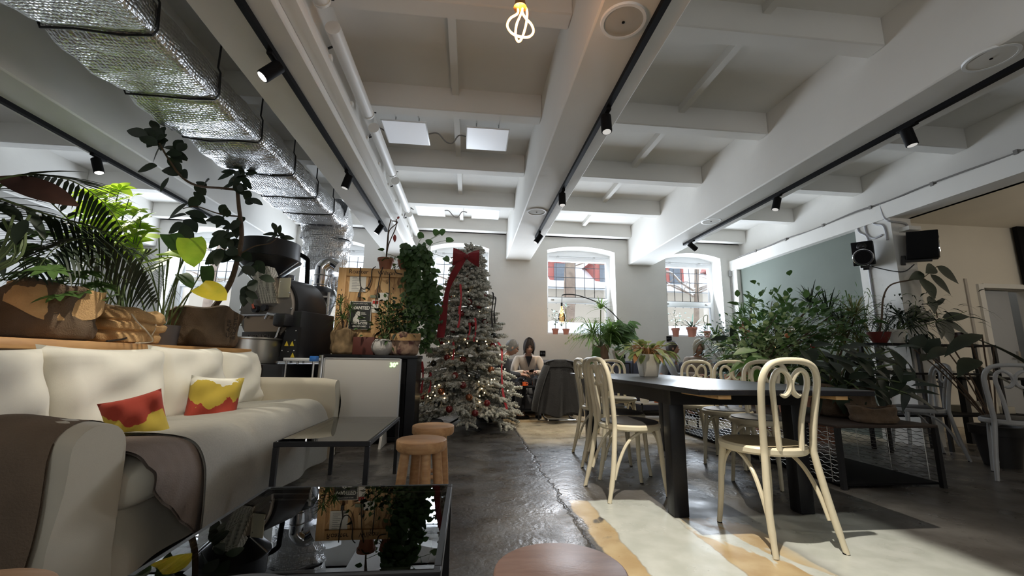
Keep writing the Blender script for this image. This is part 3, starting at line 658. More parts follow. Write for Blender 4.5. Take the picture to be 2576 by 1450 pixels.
# loose back cushions
b0 = [(1.30, 2.10, .885, 0), (2.10, 2.80, .905, 1), (2.76, 3.43, .925, 2), (3.42, 3.96, .91, 3)]
names = ['white back cushion at near end of sofa, partly out of view', 'white back cushion, second from the near sofa arm', 'white back cushion in the middle of sofa behind mustard pillow', 'white back cushion at far end of the sofa']
for (y0, y1, zt, sd), lb in zip(b0, names):
    if sd == 0: y0 = 1.80 - .42
    b = B(); yc = (y0 + y1) / 2; hz = zt - .45
    pillow(b, (-1.90, yc, .45 + hz / 2), (y1 - y0) * 1.04, hz * 1.06, .25, rot(pi / 2, .20 * -1), seed=sd, wr=.017, corner=.07)
    tag(b.obj('back_cushion', LINEN, loc=(-1.9, yc, .46), ang=70), lb, 'cushion', 'white sofa back cushions')
def pat(name, cs, z0, z1, flip=1):
    m = bpy.data.materials.new(name); m.use_nodes = True; nt = m.node_tree; N = nt.nodes; L = nt.links; p = N['Principled BSDF']; p.inputs['Roughness'].default_value = .9
    tc = N.new('ShaderNodeTexCoord'); sp = N.new('ShaderNodeSeparateXYZ'); L.new(tc.outputs['Object'], sp.inputs[0])
    n = N.new('ShaderNodeTexNoise'); n.inputs['Scale'].default_value = 7; n.inputs['Detail'].default_value = 5; L.new(tc.outputs['Object'], n.inputs['Vector'])
    mr = N.new('ShaderNodeMapRange'); L.new(sp.outputs[2], mr.inputs[0]); mr.inputs[1].default_value = z0; mr.inputs[2].default_value = z1
    a = N.new('ShaderNodeMath'); a.operation = 'MULTIPLY_ADD'; L.new(n.outputs[0], a.inputs[0]); a.inputs[1].default_value = .9; a.inputs[2].default_value = -.45
    s = N.new('ShaderNodeMath'); s.operation = 'ADD'; L.new(mr.outputs[0], s.inputs[0]); L.new(a.outputs[0], s.inputs[1])
    cr = N.new('ShaderNodeValToRGB'); cr.color_ramp.interpolation = 'CONSTANT'; e = cr.color_ramp.elements
    while len(e) < len(cs): e.new(.5)
    for i, (pos, col) in enumerate(cs): e[i].position = pos; e[i].color = (*col, 1)
    L.new(s.outputs[0], cr.inputs[0]); L.new(cr.outputs[0], p.inputs['Base Color']); return m
WHT, MUS, RED, GRY = (.72, .70, .62), (.50, .37, .05), (.36, .045, .025), (.42, .40, .40)
b = B(); c0 = at(535, 1020, X=-1.62); pillow(b, c0, .29, .37, .13, rot(rad(30), rad(-12), rad(4)), seed=7, corner=.08)
tag(b.obj('throw_pillow', pat('pillow_mustard', [(0, RED), (.55, MUS), (.86, WHT)], -.17, .18), loc=c0, ang=70), 'square pillow with dark red bottom and mustard top, on mid sofa', 'pillow', 'patterned throw pillows')
c1 = at(345, 1065, X=-1.55)
b = B(); pillow(b, c1, .23, .27, .12, rot(rad(40), rad(-16), rad(-16)), seed=8, corner=.08)
tag(b.obj('throw_pillow', pat('pillow_red', [(0, WHT), (.16, MUS), (.58, RED)], -.14, .15), loc=c1, ang=70), 'pillow with red top and mustard bottom behind near sofa arm', 'pillow', 'patterned throw pillows')
# woven throw over the seat, taupe cover under it, brown blanket over the near arm
def drape(prof, y0, y1, wav, edge=None, m=None, name=None, lab=None, cat='blanket', th=.008, kf=None):
    pr = spline([V((x, 0, z)) for x, z in prof], 5); n = len(pr) - 1
    def f(off):
        def g(u, v):
            i = min(n, int(v * n + .5)); p = pr[i]; y = lerp(y0, y1, u)
            hang = max(0, (.42 - p.z) / .4); w = wav * sin(u * 19 + v * 2) * hang + .0015 * sin(u * 43 + v * 9)
            dz = edge(u, v) if edge else 0
            if kf: dz += (1 - kf(u)) * max(0, .45 - p.z)
            return (p.x + w + off, y + .012 * sin(v * 6), p.z + off + dz)
        return g
    b = B(); b.grid(f(0), 46, n); b.grid(f(-th), 46, n); return tag(b.obj(name, m, loc=(prof[2][0], (y0 + y1) / 2, prof[2][1]), ang=70), lab, cat)
drape([(-1.80, .51), (-1.55, .522), (-1.33, .520), (-1.225, .485), (-1.165, .39), (-1.15, .26), (-1.152, .14), (-1.158, .05)], 2.10, 3.74, .016, lambda u, v: -.030 * (math.exp(-((u - .274) / .022) ** 2) + math.exp(-((u - .713) / .022) ** 2)) * (1 if v < .6 else max(0, 1 - (v - .6) * 4)) + .005 * sin(u * 23 + v * 14), THROW, 'seat_throw', 'pale woven throw spread over the sofa seats and hanging down', 'throw')
drape([(-1.75, .503), (-1.5, .510), (-1.34, .508), (-1.238, .475), (-1.185, .38), (-1.172, .28), (-1.174, .17), (-1.18, .07)], 1.815, 2.24, .006, None, TAUPE, 'seat_cover', 'taupe cover at near end of the sofa seat under the throw', 'throw', kf=lambda u: lerp(.22, 1, min(1, u * 1.25)))
def blank(off):
    def g(u, v):
        x = lerp(-2.1, -1.335, u) ; a = v * 2.2 - 1.0
        yc, zt, r = 1.68, .645, .125 + off
        if a < -.1: y, z = yc - r - .045 * (-a), zt - .07 - .60 * (-a - .1) * (1 - .15 * u)
        elif a < .6: t = pi * (a + .1) / .7; y, z = yc - r * cos(t), zt - .08 + (.10 + off) * sin(t)
        else: y, z = yc + r, zt - .08 - .3 * (a - .6)
        return (x + .02 * sin(v * 9), y + .006 * sin(u * 17 + v * 5), z + .008 * sin(u * 11) - .02 * u)
    return g
b = B(); b.grid(blank(0), 24, 36); b.grid(blank(-.008), 24, 36)
tag(b.obj('blanket', BROWNB, loc=(-1.75, 1.68, .66), ang=70), 'dark brown blanket laid over the near sofa arm', 'blanket')
# ---------------------------------------------------------------- glass tables and stools
GTOP = glass('table_glass', (.80, .84, .84), ior=1.75)
def glass_table(x0, x1, y0, y1, h, w, label, dk=0):
    t = T('coffee_table', label, 'coffee table', ((x0 + x1) / 2, (y0 + y1) / 2, 0), 'black framed glass coffee tables')
    b = B()
    for a, c_ in (((x0, y0), (x1, y0 + w)), ((x0, y1 - w), (x1, y1)), ((x0, y0 + w), (x0 + w, y1 - w)), ((x1 - w, y0 + w), (x1, y1 - w))): b.box((*a, h - w), (*c_, h), .002, seg=1)
    b.obj('top_frame', BLACK, t)
    for x in (x0, x1 - w):
        for y in (y0, y1 - w): B().box((x, y, 0), (x + w, y + w, h - w), .002, seg=1).obj('leg', BLACK, t)
    B().box((x0 + w * .5, y0 + w * .5, h - .008), (x1 - w * .5, y1 - w * .5, h + .001)).obj('glass_top', GTOP, t)
    return t
glass_table(-1.03, -.525, 2.44, 3.45, .42, .026, 'glass coffee table beside the sofa, behind the nearer one')
gt = glass_table(-.69, -.045, .985, 1.63, .42, .032, 'large glass coffee table reflecting the room, in front')
def stool(c, r, h, m, label, n=4, group='round wooden stools', rz=.4, legr=.026):
    x, y = c; t = T('stool', label, 'stool', (x, y, 0), group); rr = random.Random(int(1000 * (x + 5)))
    b = B(); b.lathe([(0, h - .055), (r * .93, h - .055), (r * .99, h - .045), (r, h - .012), (r * .985, h - .003), (r * .95, h), (0, h)], (x, y, 0), 40)
    ph = rr.uniform(0, 6)
    for v in b.bm.verts: 
        a = math.atan2(v.co.y - y, v.co.x - x); k = 1 + .018 * sin(2 * a + ph) + .012 * sin(3 * a); v.co.x = x + (v.co.x - x) * k; v.co.y = y + (v.co.y - y) * k
    b.obj('seat', m, t)
    L_ = []
    for i in range(n):
        a = rz + 2 * pi * i / n; top = V((x + cos(a) * r * .62, y + sin(a) * r * .62, h - .05)); bot = V((x + cos(a) * r * .92, y + sin(a) * r * .92, 0)); L_.append((top, bot))
        B().tube([bot, bot.lerp(top, .5), top], [legr * .85, legr, legr * .95], 12).obj('leg', m, t)
    for i in range(n):
        (t0, b0_), (t1, b1_) = L_[i], L_[(i + 1) % n]; f = .28 if i % 2 else .38
        B().tube([b0_.lerp(t0, f), b1_.lerp(t1, f)], legr * .5, 8).obj('stretcher', m, t)
    return t
stool((-.236, 2.345), .135, .45, STOOLW, 'rustic wooden stool nearer the glass tables')
stool((-.214, 2.82), .137, .45, STOOLW, 'rustic wooden stool just behind another, nearest christmas tree', rz=.9)
stool((.20, .905), .140, .45, STOOLW2, 'pinkish wooden stool at the bottom edge, seat only visible', rz=.2)
stool((-.875, .855), .15, .45, STOOLW, 'tan wooden stool at bottom left corner beside the sofa arm', rz=.1)
stool((-.405, .80), .14, .455, mat('grey_seat', (.10, .105, .11), .6), 'dark grey round stool in front of the glass table', group='round wooden stools')
# ---------------------------------------------------------------- coffee roaster
ro = at(668, 778, Y=4.75); ro = V((ro.x, 4.75, ro.z))
nf = V((-.35, -.94, 0)).normalized(); rs = V((-nf.y, nf.x, 0)) * -1 if False else V((.94, -.35, 0)).normalized()
RM = Matrix(((rs.x, -nf.x, 0, ro.x), (rs.y, -nf.y, 0, ro.y), (0, 0, 1, ro.z), (0, 0, 0, 1)))   # local: x right, y back, z up
RBLK = mat('roaster_black', (.014, .014, .017), .38, noise=.2, nscale=6); RGR = mat('roaster_face', (.20, .175, .155), .38, .6, noise=.15, nscale=6)
t = T('coffee_roaster', 'big black and steel drum coffee roaster with funnel hopper', 'coffee roaster', (ro.x, ro.y, 0))
Y2 = Matrix.Rotation(-pi / 2, 4, 'X')
B().lathe([(0, 0), (.345, 0), (.36, .012), (.36, .03), (0, .03)], (0, 0, 0), 48, RM @ Y2).obj('face_plate', RGR, t)
B().lathe([(.35, .03), (.375, .03), (.375, .06), (.355, .06)], (0, 0, 0), 48, RM @ Y2).obj('face_rim', BLACKP, t)
B().lathe([(0, .06), (.365, .06), (.38, .10), (.38, .50), (.33, .58), (0, .58)], (0, 0, 0), 48, RM @ Y2).obj('drum', RBLK, t)
for i in range(12):
    a = 2 * pi * i / 12; B().ball(RM @ V((cos(a) * .345, -.004, sin(a) * .345)), .012, 8).obj('rim_bolt', CHROME, t)
PERF = bpy.data.materials.new('perforated_steel'); PERF.use_nodes = True
_n = PERF.node_tree; _p = _n.nodes['Principled BSDF']; _p.inputs['Metallic'].default_value = .8; _p.inputs['Roughness'].default_value = .4
_v = _n.nodes.new('ShaderNodeTexVoronoi'); _v.inputs['Scale'].default_value = 85; _v.inputs['Randomness'].default_value = 0; _c = _n.nodes.new('ShaderNodeTexCoord'); _r = _n.nodes.new('ShaderNodeValToRGB')
_r.color_ramp.elements[0].position = .36; _r.color_ramp.elements[1].position = .42; _r.color_ramp.elements[0].color = (.03, .025, .02, 1); _r.color_ramp.elements[1].color = (.62, .57, .48, 1)
_n.links.new(_c.outputs['Object'], _v.inputs['Vector']); _n.links.new(_v.outputs[0], _r.inputs[0]); _n.links.new(_r.outputs[0], _p.inputs['Base Color'])
b = B(); P = lambda x, y, z: RM @ V((x, y, z))
b.prism([P(-.20, -.10, .46), P(.06, -.10, .46), P(.06, -.05, .40), P(.14, -.02, .14), P(.16, -.02, .06), P(-.05, -.02, .06), P(-.16, -.05, .34), P(-.20, -.08, .40)], RM.to_3x3() @ V((0, .10, 0))); b.obj('chute_guard', PERF, t)
B().box((.15, -.012, .12), (.30, .0, .34), .004, RM).obj('inspection_panel', mat('pale_panel', (.42, .39, .30), .4, .5), t)
b = B(); b.tube([P(-.30, -.03, -.07), P(.30, -.03, -.07)], .012, 8); b.obj('rail', CHROME, t)
for x, z, r_ in ((-.10, .0, .04), (.02, .01, .035)):
    B().lathe([(0, -.05), (r_, -.05), (r_, -.01), (r_ * .6, 0)], (0, 0, 0), 16, RM @ Matrix.Translation((x, 0, z)) @ Y2).obj('dial', BLACKG, t)
b = B(); b.tube([P(-.17, -.04, .10), P(-.10, -.06, .0)], .012, 8); b.obj('lever', mat('red_lever', (.35, .08, .05), .4), t)
b = B(); b.tube([P(-.24, -.045, -.10), P(-.24, -.02, -.07)], .012, 8); b.obj('clamp', BLACKG, t)
b = B(); b.tube([P(.06, -.045, -.11), P(.10, -.06, -.06), P(.24, -.05, -.07)], .016, 8); b.obj('handle', CHROME, t)
b = B(); b.prism([P(-.27, -.01, -.08), P(.30, -.01, -.08), P(.22, -.01, -.25), P(-.24, -.01, -.25)], RM.to_3x3() @ V((0, .30, 0))); b.obj('discharge_door', mat('warm_steel', (.34, .25, .18), .3, .8), t)
B().box((-.25, -.03, -.365), (.22, .3, -.25), .006, RM).obj('name_band', mat('name_band', (.025, .018, .015), .4), t)
_nb = txt('DIEDRICH', .062, RM @ V((-.015, -.033, -.305)), mat('name_letters', (.16, .14, .13), .4, .5), t, rz=math.atan2(rs.y, rs.x), sx=1.1)
b = B(); b.tube([P(.25, -.03, -.20), P(.19, -.04, -.40)], .012, 8); b.obj('strut', CHROME, t)
b = B(); b.box((.22, .02, -.56), (.46, .56, -.02), .02, RM); b.prism([P(.30, .0, -.20), P(.46, .0, -.20), P(.46, .0, -.56), P(.24, .0, -.56)], RM.to_3x3() @ V((0, .04, 0))); b.obj('side_housing', RBLK, t)
B().box((.20, -.10, -.20), (.36, .1, -.06), .03, RM).obj('motor_box', RBLK, t)
YEL = mat('warning_yellow', (.75, .58, .05), .5)
for x, z in ((.33, -.38), (.40, -.38), (.42, -.50)):
    b = B(); b.prism([P(x - .025, -.002, z - .02), P(x + .025, -.002, z - .02), P(x, -.002, z + .03)], RM.to_3x3() @ V((0, -.003, 0))); b.obj('warning_sign', YEL, t)
for x, z in ((.30, -.24), (.43, -.24), (.43, -.34), (.28, -.45), (.43, -.45), (.36, -.46)): B().ball(P(x, -.001, z), .008, 8).obj('bolt', CHROME, t)
pan = RM @ V((-.02, -.16, 0)); B().lathe([(0, .80), (.30, .80), (.31, .81), (.31, 1.04), (.325, 1.05), (.325, 1.065), (.295, 1.065), (.29, .86), (0, .86)], (pan.x, pan.y, 0), 48).obj('cooling_pan', STEEL, t)
B().box((-.36, -.46, 0), (.52, .62, .80), .01, Matrix.Translation((0, 0, -ro.z)) @ RM).obj('base_cabinet', RBLK, t)
hp = at(672, 655, Y=4.95); hz = at(690, 712, Y=4.95).z
B().lathe([(.07, hz), (.09, hz + .01), (.34, hz + .25), (.345, hz + .265), (.32, hz + .275), (.315, hz + .47), (.30, hz + .47), (.295, hz + .275), (.06, hz + .03)], (hp.x + .02, 4.95, 0), 48).obj('hopper', RBLK, t)
for s in (-1, 1): B().tube([V((hp.x + .02 + s * .350, 4.90, hz + .245)), V((hp.x + .02 + s * .10, 4.86, hz + .01))], .011, 8).obj('hopper_strut', CHROME, t)
b = B(); b.tube(spline([at(715, 622, Y=5.4), at(745, 636, Y=5.4), at(772, 652, Y=5.4), at(774, 670, Y=5.4), at(771, 735, Y=5.4)], 6), .028, 12); b.obj('feed_pipe', BLACKP, t)
cp = at(722, 725, Y=5.35); B().lathe([(0, -.1), (.09, -.1), (.09, 0), (.06, .04), (.06, .10), (.075, .11), (.075, .16), (0, .18)], cp, 20).obj('motor', mat('grey_motor', (.22, .22, .24), .4, .5), t)
# cyclone and flue behind
t = T('cyclone_collector', 'black cone dust collector with steel flue pipe behind the roaster', 'dust collector', at(805, 950, Y=5.7) * 1)
q = at(803, 745, Y=5.7)
B().lathe([(.05, -.55), (.09, -.5), (.21, -.06), (.21, .02), (.17, .09), (.10, .12)], q, 28).obj('cone', RBLK, t)
b = B(); b.tube(spline([q + V((0, 0, .10)), q + V((0, 0, .30)), q + V((.01, 0, .40)), q + V((.10, .02, .47)), q + V((.2, .03, .42))], 5), .085, 20); b.obj('flue', CHROME, t)
for zz in (.14, .27): B().lathe([(.086, 0), (.092, .008), (.086, .016)], q + V((0, 0, zz)), 24).obj('flue_band', STEEL, t)
b = B()
for dx, dy in ((-.19, -.2), (.19, -.2), (.19, .2), (-.19, .2)): b.tube([V((q.x + dx, q.y + dy, 0)), V((q.x + dx, q.y + dy, q.z + .02))], .018, 8)
for z in (.5, q.z - .04):
    for a, c_ in (((-.19, -.2), (.19, -.2)), ((.19, -.2), (.19, .2)), ((.19, .2), (-.19, .2)), ((-.19, .2), (-.19, -.2))): b.tube([V((q.x + a[0], q.y + a[1], z)), V((q.x + c_[0], q.y + c_[1], z))], .014, 8)
b.obj('stand', GREYP, t)
# tray beside the roaster
p = at(762, 905, Y=4.45); t = T('side_tray', 'white topped side tray with blue corner beside the roaster', 'tray', (p.x, 4.45, 0))
B().box((p.x - .15, 4.35, p.z - .015), (p.x + .15, 4.7, p.z + .015), .004).obj('tray_top', mat('white_laminate', (.75, .77, .8), .35), t)
B().box((p.x + .10, 4.34, p.z - .018), (p.x + .165, 4.43, p.z + .035), .008).obj('corner_guard', mat('blue_plastic', (.03, .18, .6), .4), t)
for dx in (-.13, .13): B().tube([(p.x + dx, 4.38, 0), (p.x + dx, 4.38, p.z - .015)], .011, 8).obj('leg', CHROME, t)
for dx in (-.13, .13): B().tube([(p.x + dx, 4.66, 0), (p.x + dx, 4.66, p.z - .015)], .011, 8).obj('leg', CHROME, t)
# ---------------------------------------------------------------- heating panel, black cabinet, strand-board crate
t = T('heating_panel', 'white upright heating panel on feet with a glowing 30 readout', 'heater', (-1.1, 4.5, 0))
PW = mat('panel_white', (.66, .64, .60), .45)
B().box((-1.47, 4.485, .255), (-.715, 4.515, .865), .004).obj('panel', PW, t)
b = B(); b.box((-1.485, 4.48, .25), (-1.47, 4.52, .87)).box((-.715, 4.48, .25), (-.70, 4.52, .87)).box((-1.47, 4.48, .865), (-.715, 4.52, .875)); b.obj('edge_frame', mat('alu_edge', (.6, .6, .6), .35, .6), t)
for x in (-1.36, -.84): b = B(); b.prism([(x - .012, 4.33, 0), (x - .012, 4.67, 0), (x - .012, 4.52, .26), (x - .012, 4.48, .26)], (.024, 0, 0)); b.obj('foot', PW, t)
GLOW = mat('led_readout', (.6, 1, .5), .4, emit=(.62, 1, .45), es=1.6)
txt('30°', .062, (-.775, 4.482, .805), GLOW, t, name='readout', bold=.002)
B().box((-1.545, 4.52, 0), (-1.505, 4.56, .90), .002).thing('metal_profile', 'upright perforated metal strip at left of the heating panel', 'metal strip', STEEL, (-1.525, 4.54, 0))
t = T('black_cabinet', 'black cabinet behind the heating panel carrying pots', 'cabinet', (-1.05, 4.95, 0))
B().box((-1.56, 4.62, .872), (-.55, 5.12, .91), .004).obj('top', DARKW, t)
b = B(); b.box((-1.55, 4.63, 0), (-1.51, 5.10, .872)); b.box((-.66, 4.63, 0), (-.56, 5.10, .872)); b.box((-1.51, 5.06, .02), (-.66, 5.10, .872)); b.box((-1.51, 4.64, .02), (-.66, 5.06, .06)); b.obj('carcass', DARKW, t)
B().box((-1.50, 4.64, .07), (-.67, 4.66, .865), .003).obj('door', BLACKP, t)
t = T('board_crate', 'tall strand board crate with pine frame and notices pinned on', 'crate', (-1.15, 5.4, 0))
zt = 1.985; yf = 5.2
OSB2 = bpy.data.materials.new('strand_board_chips'); OSB2.use_nodes = True; _n = OSB2.node_tree; _p = _n.nodes['Principled BSDF']; _p.inputs['Roughness'].default_value = .6
_c = _n.nodes.new('ShaderNodeTexCoord'); _m = _n.nodes.new('ShaderNodeMapping'); _m.inputs['Rotation'].default_value = (.2, .5, .1); _m.inputs['Scale'].default_value = (1.0, 1, .32); _z = _n.nodes.new('ShaderNodeTexNoise'); _z.inputs['Scale'].default_value = 6
_a = _n.nodes.new('ShaderNodeMix'); _a.data_type = 'RGBA'; _a.inputs[0].default_value = .16; _v = _n.nodes.new('ShaderNodeTexVoronoi'); _v.inputs['Scale'].default_value = 26; _s = _n.nodes.new('ShaderNodeSeparateColor'); _r = _n.nodes.new('ShaderNodeValToRGB')
_r.color_ramp.elements[0].color = (.24, .12, .045, 1); _r.color_ramp.elements[1].color = (.72, .47, .22, 1); _e = _r.color_ramp.elements.new(.45); _e.color = (.52, .30, .12, 1)
for _x, _y in ((_c.outputs['Object'], _m.inputs[0]), (_m.outputs[0], _z.inputs['Vector']), (_m.outputs[0], _a.inputs[6]), (_z.outputs['Color'], _a.inputs[7]), (_a.outputs[2], _v.inputs['Vector']), (_v.outputs['Color'], _s.inputs[0]), (_s.outputs[0], _r.inputs[0]), (_r.outputs[0], _p.inputs['Base Color'])): _n.links.new(_x, _y)
B().box((-1.60, yf + .025, 0), (-.72, 5.62, zt - .01)).obj('board', OSB2, t)
b = B(); b.box((-1.64, yf, 0), (-1.545, yf + .06, zt), .004); b.obj('post', PINE, t)
b = B(); b.box((-.80, yf, 0), (-.71, yf + .06, zt), .004); b.obj('post', PINE, t)
B().box((-1.545, yf - .002, zt - .105), (-.80, yf + .058, zt), .004).obj('top_rail', PINE, t)
B().box((-1.66, yf + .06, zt - .5), (-1.60, 5.62, zt - .47)).obj('slat', PINE, t); B().box((-1.66, yf + .06, 1.2), (-1.60, 5.62, 1.23)).obj('slat', PINE, t)
INK = mat('marker_ink', (.05, .03, .02), .7)
txt('Roaster', .075, (-1.40, yf - .004, zt - .05), INK, t, ry=0); txt('Wilson', .075, (-1.06, yf - .004, zt - .055), INK, t)
txt('SBS 022 -', .085, (-1.592, yf - .002, 1.52), INK, t, ry=-pi / 2, sx=1.2)
PAPER = mat('paper', (.72, .70, .64), .8); INKG = mat('print_grey', (.3, .3, .3), .8)
def sheet(x0, x1, z0, z1, m, label, name='notice', cat='notice', y=yf + .018):
    t = T(name, label, cat, ((x0 + x1) / 2, y, z0), 'notices on the crate'); B().box((x0, y, z0), (x1, y + .004, z1)).obj('sheet', m, t); return t
q0, q1 = at(880, 692, Y=5.2), at(918, 735, Y=5.2)
s_ = sheet(q0.x, q1.x, q1.z, q0.z, PAPER, 'white printed sheet pinned at upper left of the crate')
for i in range(9):
    w = (q1.x - q0.x) * (.3 + .12 * ((i * 7) % 3)); B().box((q0.x + .03, yf + .0165, q0.z - .03 - i * .02), (q0.x + .03 + w, yf + .018, q0.z - .024 - i * .02)).obj('print_line', INKG, s_)
q0, q1 = at(877, 757, Y=5.1), at(925, 827, Y=5.1)
t = T('poster', 'black wanted poster with white portrait, lower left on the crate', 'poster', ((q0.x + q1.x) / 2, 5.19, q1.z))
W_ = q1.x - q0.x; H_ = q0.z - q1.z; cx = (q0.x + q1.x) / 2
B().box((q0.x - .006, 5.186, q1.z - .006), (q1.x + .006, 5.192, q0.z + .006)).obj('border', PAPER, t); B().box((q0.x, 5.183, q1.z), (q1.x, 5.187, q0.z)).obj('sheet', mat('poster_black', (.012, .012, .013), .5), t)
yp = 5.181
txt('DIVOKÁ KÁVA A JINÉ', .018, (cx, yp, q0.z - .022), PAPER, t); txt('WANTED', .056, (cx, yp, q0.z - .075), PAPER, t, bold=.0018, sx=.92)
txt('DEAD OR ALIVE', .026, (cx, yp, q1.z + .062), PAPER, t, bold=.001); txt('2000 REWARD', .026, (cx, yp, q1.z + .030), PAPER, t, bold=.001)
for i, (w, z) in enumerate(((.055, .14), (.07, .155), (.06, .195), (.075, .235), (.09, .255))): B().box((cx + .012, yp - .001, q0.z - z), (cx + .012 + w * .9, yp + .001, q0.z - z + .008)).obj('print_line', PAPER, t)
b = B(); b.prism([(cx - .02 + x, yp - .001, q0.z - .20 + z) for x, z in ((.02, .08), (-.01, .085), (-.03, .06), (-.035, .03), (-.055, .0), (-.06, -.05), (-.04, -.075), (-.035, -.05), (-.02, -.07), (.0, -.045), (.015, -.08), (.02, -.03), (-.005, .0), (.0, .03), (.022, .03))], (0, .002, 0)); b.obj('portrait', PAPER, t)
q0, q1 = at(931, 742, Y=5.2), at(955, 750, Y=5.2); sheet(q0.x, q1.x, q1.z, q0.z, mat('dull_label', (.20, .22, .14), .7), 'small dark green label pinned on the crate')
q0, q1 = at(952, 736, Y=5.2), at(975, 756, Y=5.2); sheet(q0.x, q1.x, q1.z, q0.z, PAPER, 'small pale leaflet with pink top on middle of the crate')
q0, q1 = at(936, 754, Y=5.2), at(950, 787, Y=5.2)
s_ = sheet(q0.x, q1.x, q1.z, q0.z, PAPER, 'narrow leaflet with a red heading beside the wanted poster'); B().box((q0.x + .005, yf + .0155, q0.z - .05), (q1.x - .005, yf + .018, q0.z - .01)).obj('heading', mat('red_print', (.5, .04, .03), .7), s_)
WIRE = mat('black_wire', (.02, .016, .014), .6)
for i, (pl_, lab) in enumerate((([(907, 672), (905, 700), (908, 722), (916, 728), (925, 722), (933, 705), (936, 680), (945, 671)], 'looped black cord with plug hanging on the crate'), ([(963, 672), (955, 700), (950, 730), (944, 765)], 'thin black wire hanging straight across the crate'),
              ([(980, 690), (979, 740), (976, 790), (974, 850)], 'black cord hanging beside the trailing ivy on crate'), ([(993, 671), (996, 686), (1012, 690)], 'short black wire over the top rail of crate'))):
    b = B(); b.tube(spline([at(x, y, Y=5.165) for x, y in pl_], 5), .006, 6)
    if i == 0: b.tube(spline([at(908, 722, Y=5.165), at(905, 735, Y=5.165), at(903, 745, Y=5.165)], 4), .007, 6); b.box(at(900, 748, Y=5.165) - V((0, .01, 0)), at(907, 738, Y=5.165) + V((0, .01, 0)))
    b.thing('cord', lab, 'cord', WIRE, at(*pl_[0], Y=5.165), 'cords on the crate')
# ---------------------------------------------------------------- plant toolkit
def pot_parts(t, c, r, h, m, kind='flower'):
    c = V(c)
    if kind == 'flower': pr = [(0, 0), (r * .68, 0), (r * .92, h * .78), (r * 1.04, h * .78), (r * 1.06, h), (r * .94, h), (r * .88, h * .86), (0, h * .86)]
    elif kind == 'bowl': pr = [(0, 0), (r * .55, 0), (r * .9, h * .55), (r * 1.0, h * .85), (r * 1.08, h), (r * .98, h), (r * .9, h * .85), (0, h * .85)]
    elif kind == 'ball': pr = [(0, 0), (r * .55, 0), (r * .9, h * .25), (r, h * .5), (r * .88, h * .8), (r * .66, h), (r * .6, h), (r * .55, h * .9), (0, h * .9)]
    else: pr = [(0, 0), (r * .9, 0), (r, h), (r * .93, h), (r * .9, h * .9), (0, h * .9)]
    B().lathe(pr, c, 28).obj('pot', m, t)
    B().lathe([(0, 0), (r * .86, .002)], c + V((0, 0, h * .875)), 20).obj('soil', SOIL, t); return c + V((0, 0, h * .87))
def sack_parts(t, c, r, h, m, ry=1.0, seed=0, fold=True, text=None):
    rr = random.Random(seed); p1, p2, p3 = (rr.uniform(0, 6) for _ in range(3)); c = V(c)
    prof = [(.80, 0), (1.0, .06), (1.06, .25), (1.0, .5), (1.04, .7), (1.10, .86), (1.12, .97), (1.02, 1.02), (.93, .98), (.9, .86)]
    if fold: prof = [(.82, 0), (1.0, .05), (1.02, .22), (.94, .34), (1.08, .40), (1.1, .55), (.98, .62), (1.07, .68), (1.06, .86), (.98, .96), (.86, 1.0), (.8, .92)]
    n = len(prof) - 1
    def f(u, v):
        a = 2 * pi * u; x = v * n; i = min(n - 1, int(x)); k = x - i; r0 = lerp(prof[i][0], prof[i + 1][0], k); z = lerp(prof[i][1], prof[i + 1][1], k)
        w = 1 + .05 * sin(3 * a + p1 + z * 3) + .04 * sin(7 * a + p2 - z * 5) + .025 * sin(13 * a + p3 + 9 * z)
        zz = z + (.07 * sin(2 * a + p2) + .04 * sin(5 * a + p1)) * z ** 2
        return c + V((cos(a) * r * r0 * w, sin(a) * r * r0 * w * ry, h * zz))
    b = B(); b.grid(f, 64, n * 3, cu=True); b.obj('burlap_wrap', m, t, ang=65)
    B().lathe([(0, 0), (r * .88, .0)], c + V((0, 0, h * .84)), 24, ry=ry).obj('soil', SOIL, t); return c + V((0, 0, h * .84))
def bushy(lf, st, base, top, rad_, n, L, W, shape='oval', droop=.35, seed=0, rise=.3, stems=7, sr=.006):
    rr = random.Random(seed); base = V(base); top = V(top)
    tips = []
    for i in range(stems):
        e = top + V((rr.gauss(0, .5) * rad_, rr.gauss(0, .5) * rad_, rr.uniform(-.6, .5) * rad_)); mid = base.lerp(e, .5) + V((rr.uniform(-.2, .2), rr.uniform(-.2, .2), 0)) * rad_
        pts = spline([base, mid, e], 6); st.tube(pts, [lerp(sr, sr * .4, j / 12) for j in range(13)], 5); tips.append(pts)
    for i in range(n):
        pts = rr.choice(tips); k = rr.randint(4, 12); p = pts[k] + V((rr.gauss(0, 1), rr.gauss(0, 1), rr.gauss(0, .8))) * rad_ * .33
        d = (p - base.lerp(top, .55)); d.z += rise * rad_; d += V((rr.uniform(-1, 1), rr.uniform(-1, 1), rr.uniform(-.5, .5))) * rad_ * .6
        s = rr.uniform(.7, 1.2); lf.leaf(p, d, L * s, W * s, shape, droop * rr.uniform(.5, 1.6), n=4, twist=rr.uniform(-.6, .6))
def rosette(lf, c, n, L, W, droop=.7, seed=0, el=(.1, 1.3), shape='lance', nn=6):
    rr = random.Random(seed); c = V(c)
    for i in range(n):
        a = 2.4 * i + rr.uniform(-.3, .3); e = lerp(el[0], el[1], (i + .5) / n) + rr.uniform(-.1, .1); d = V((cos(a) * cos(e), sin(a) * cos(e), sin(e))); s = rr.uniform(.75, 1.1)
        lf.leaf(c + d * .015, d, L * s, W, shape, droop * (1.1 - .6 * e / 1.4), n=nn, fold=.3)
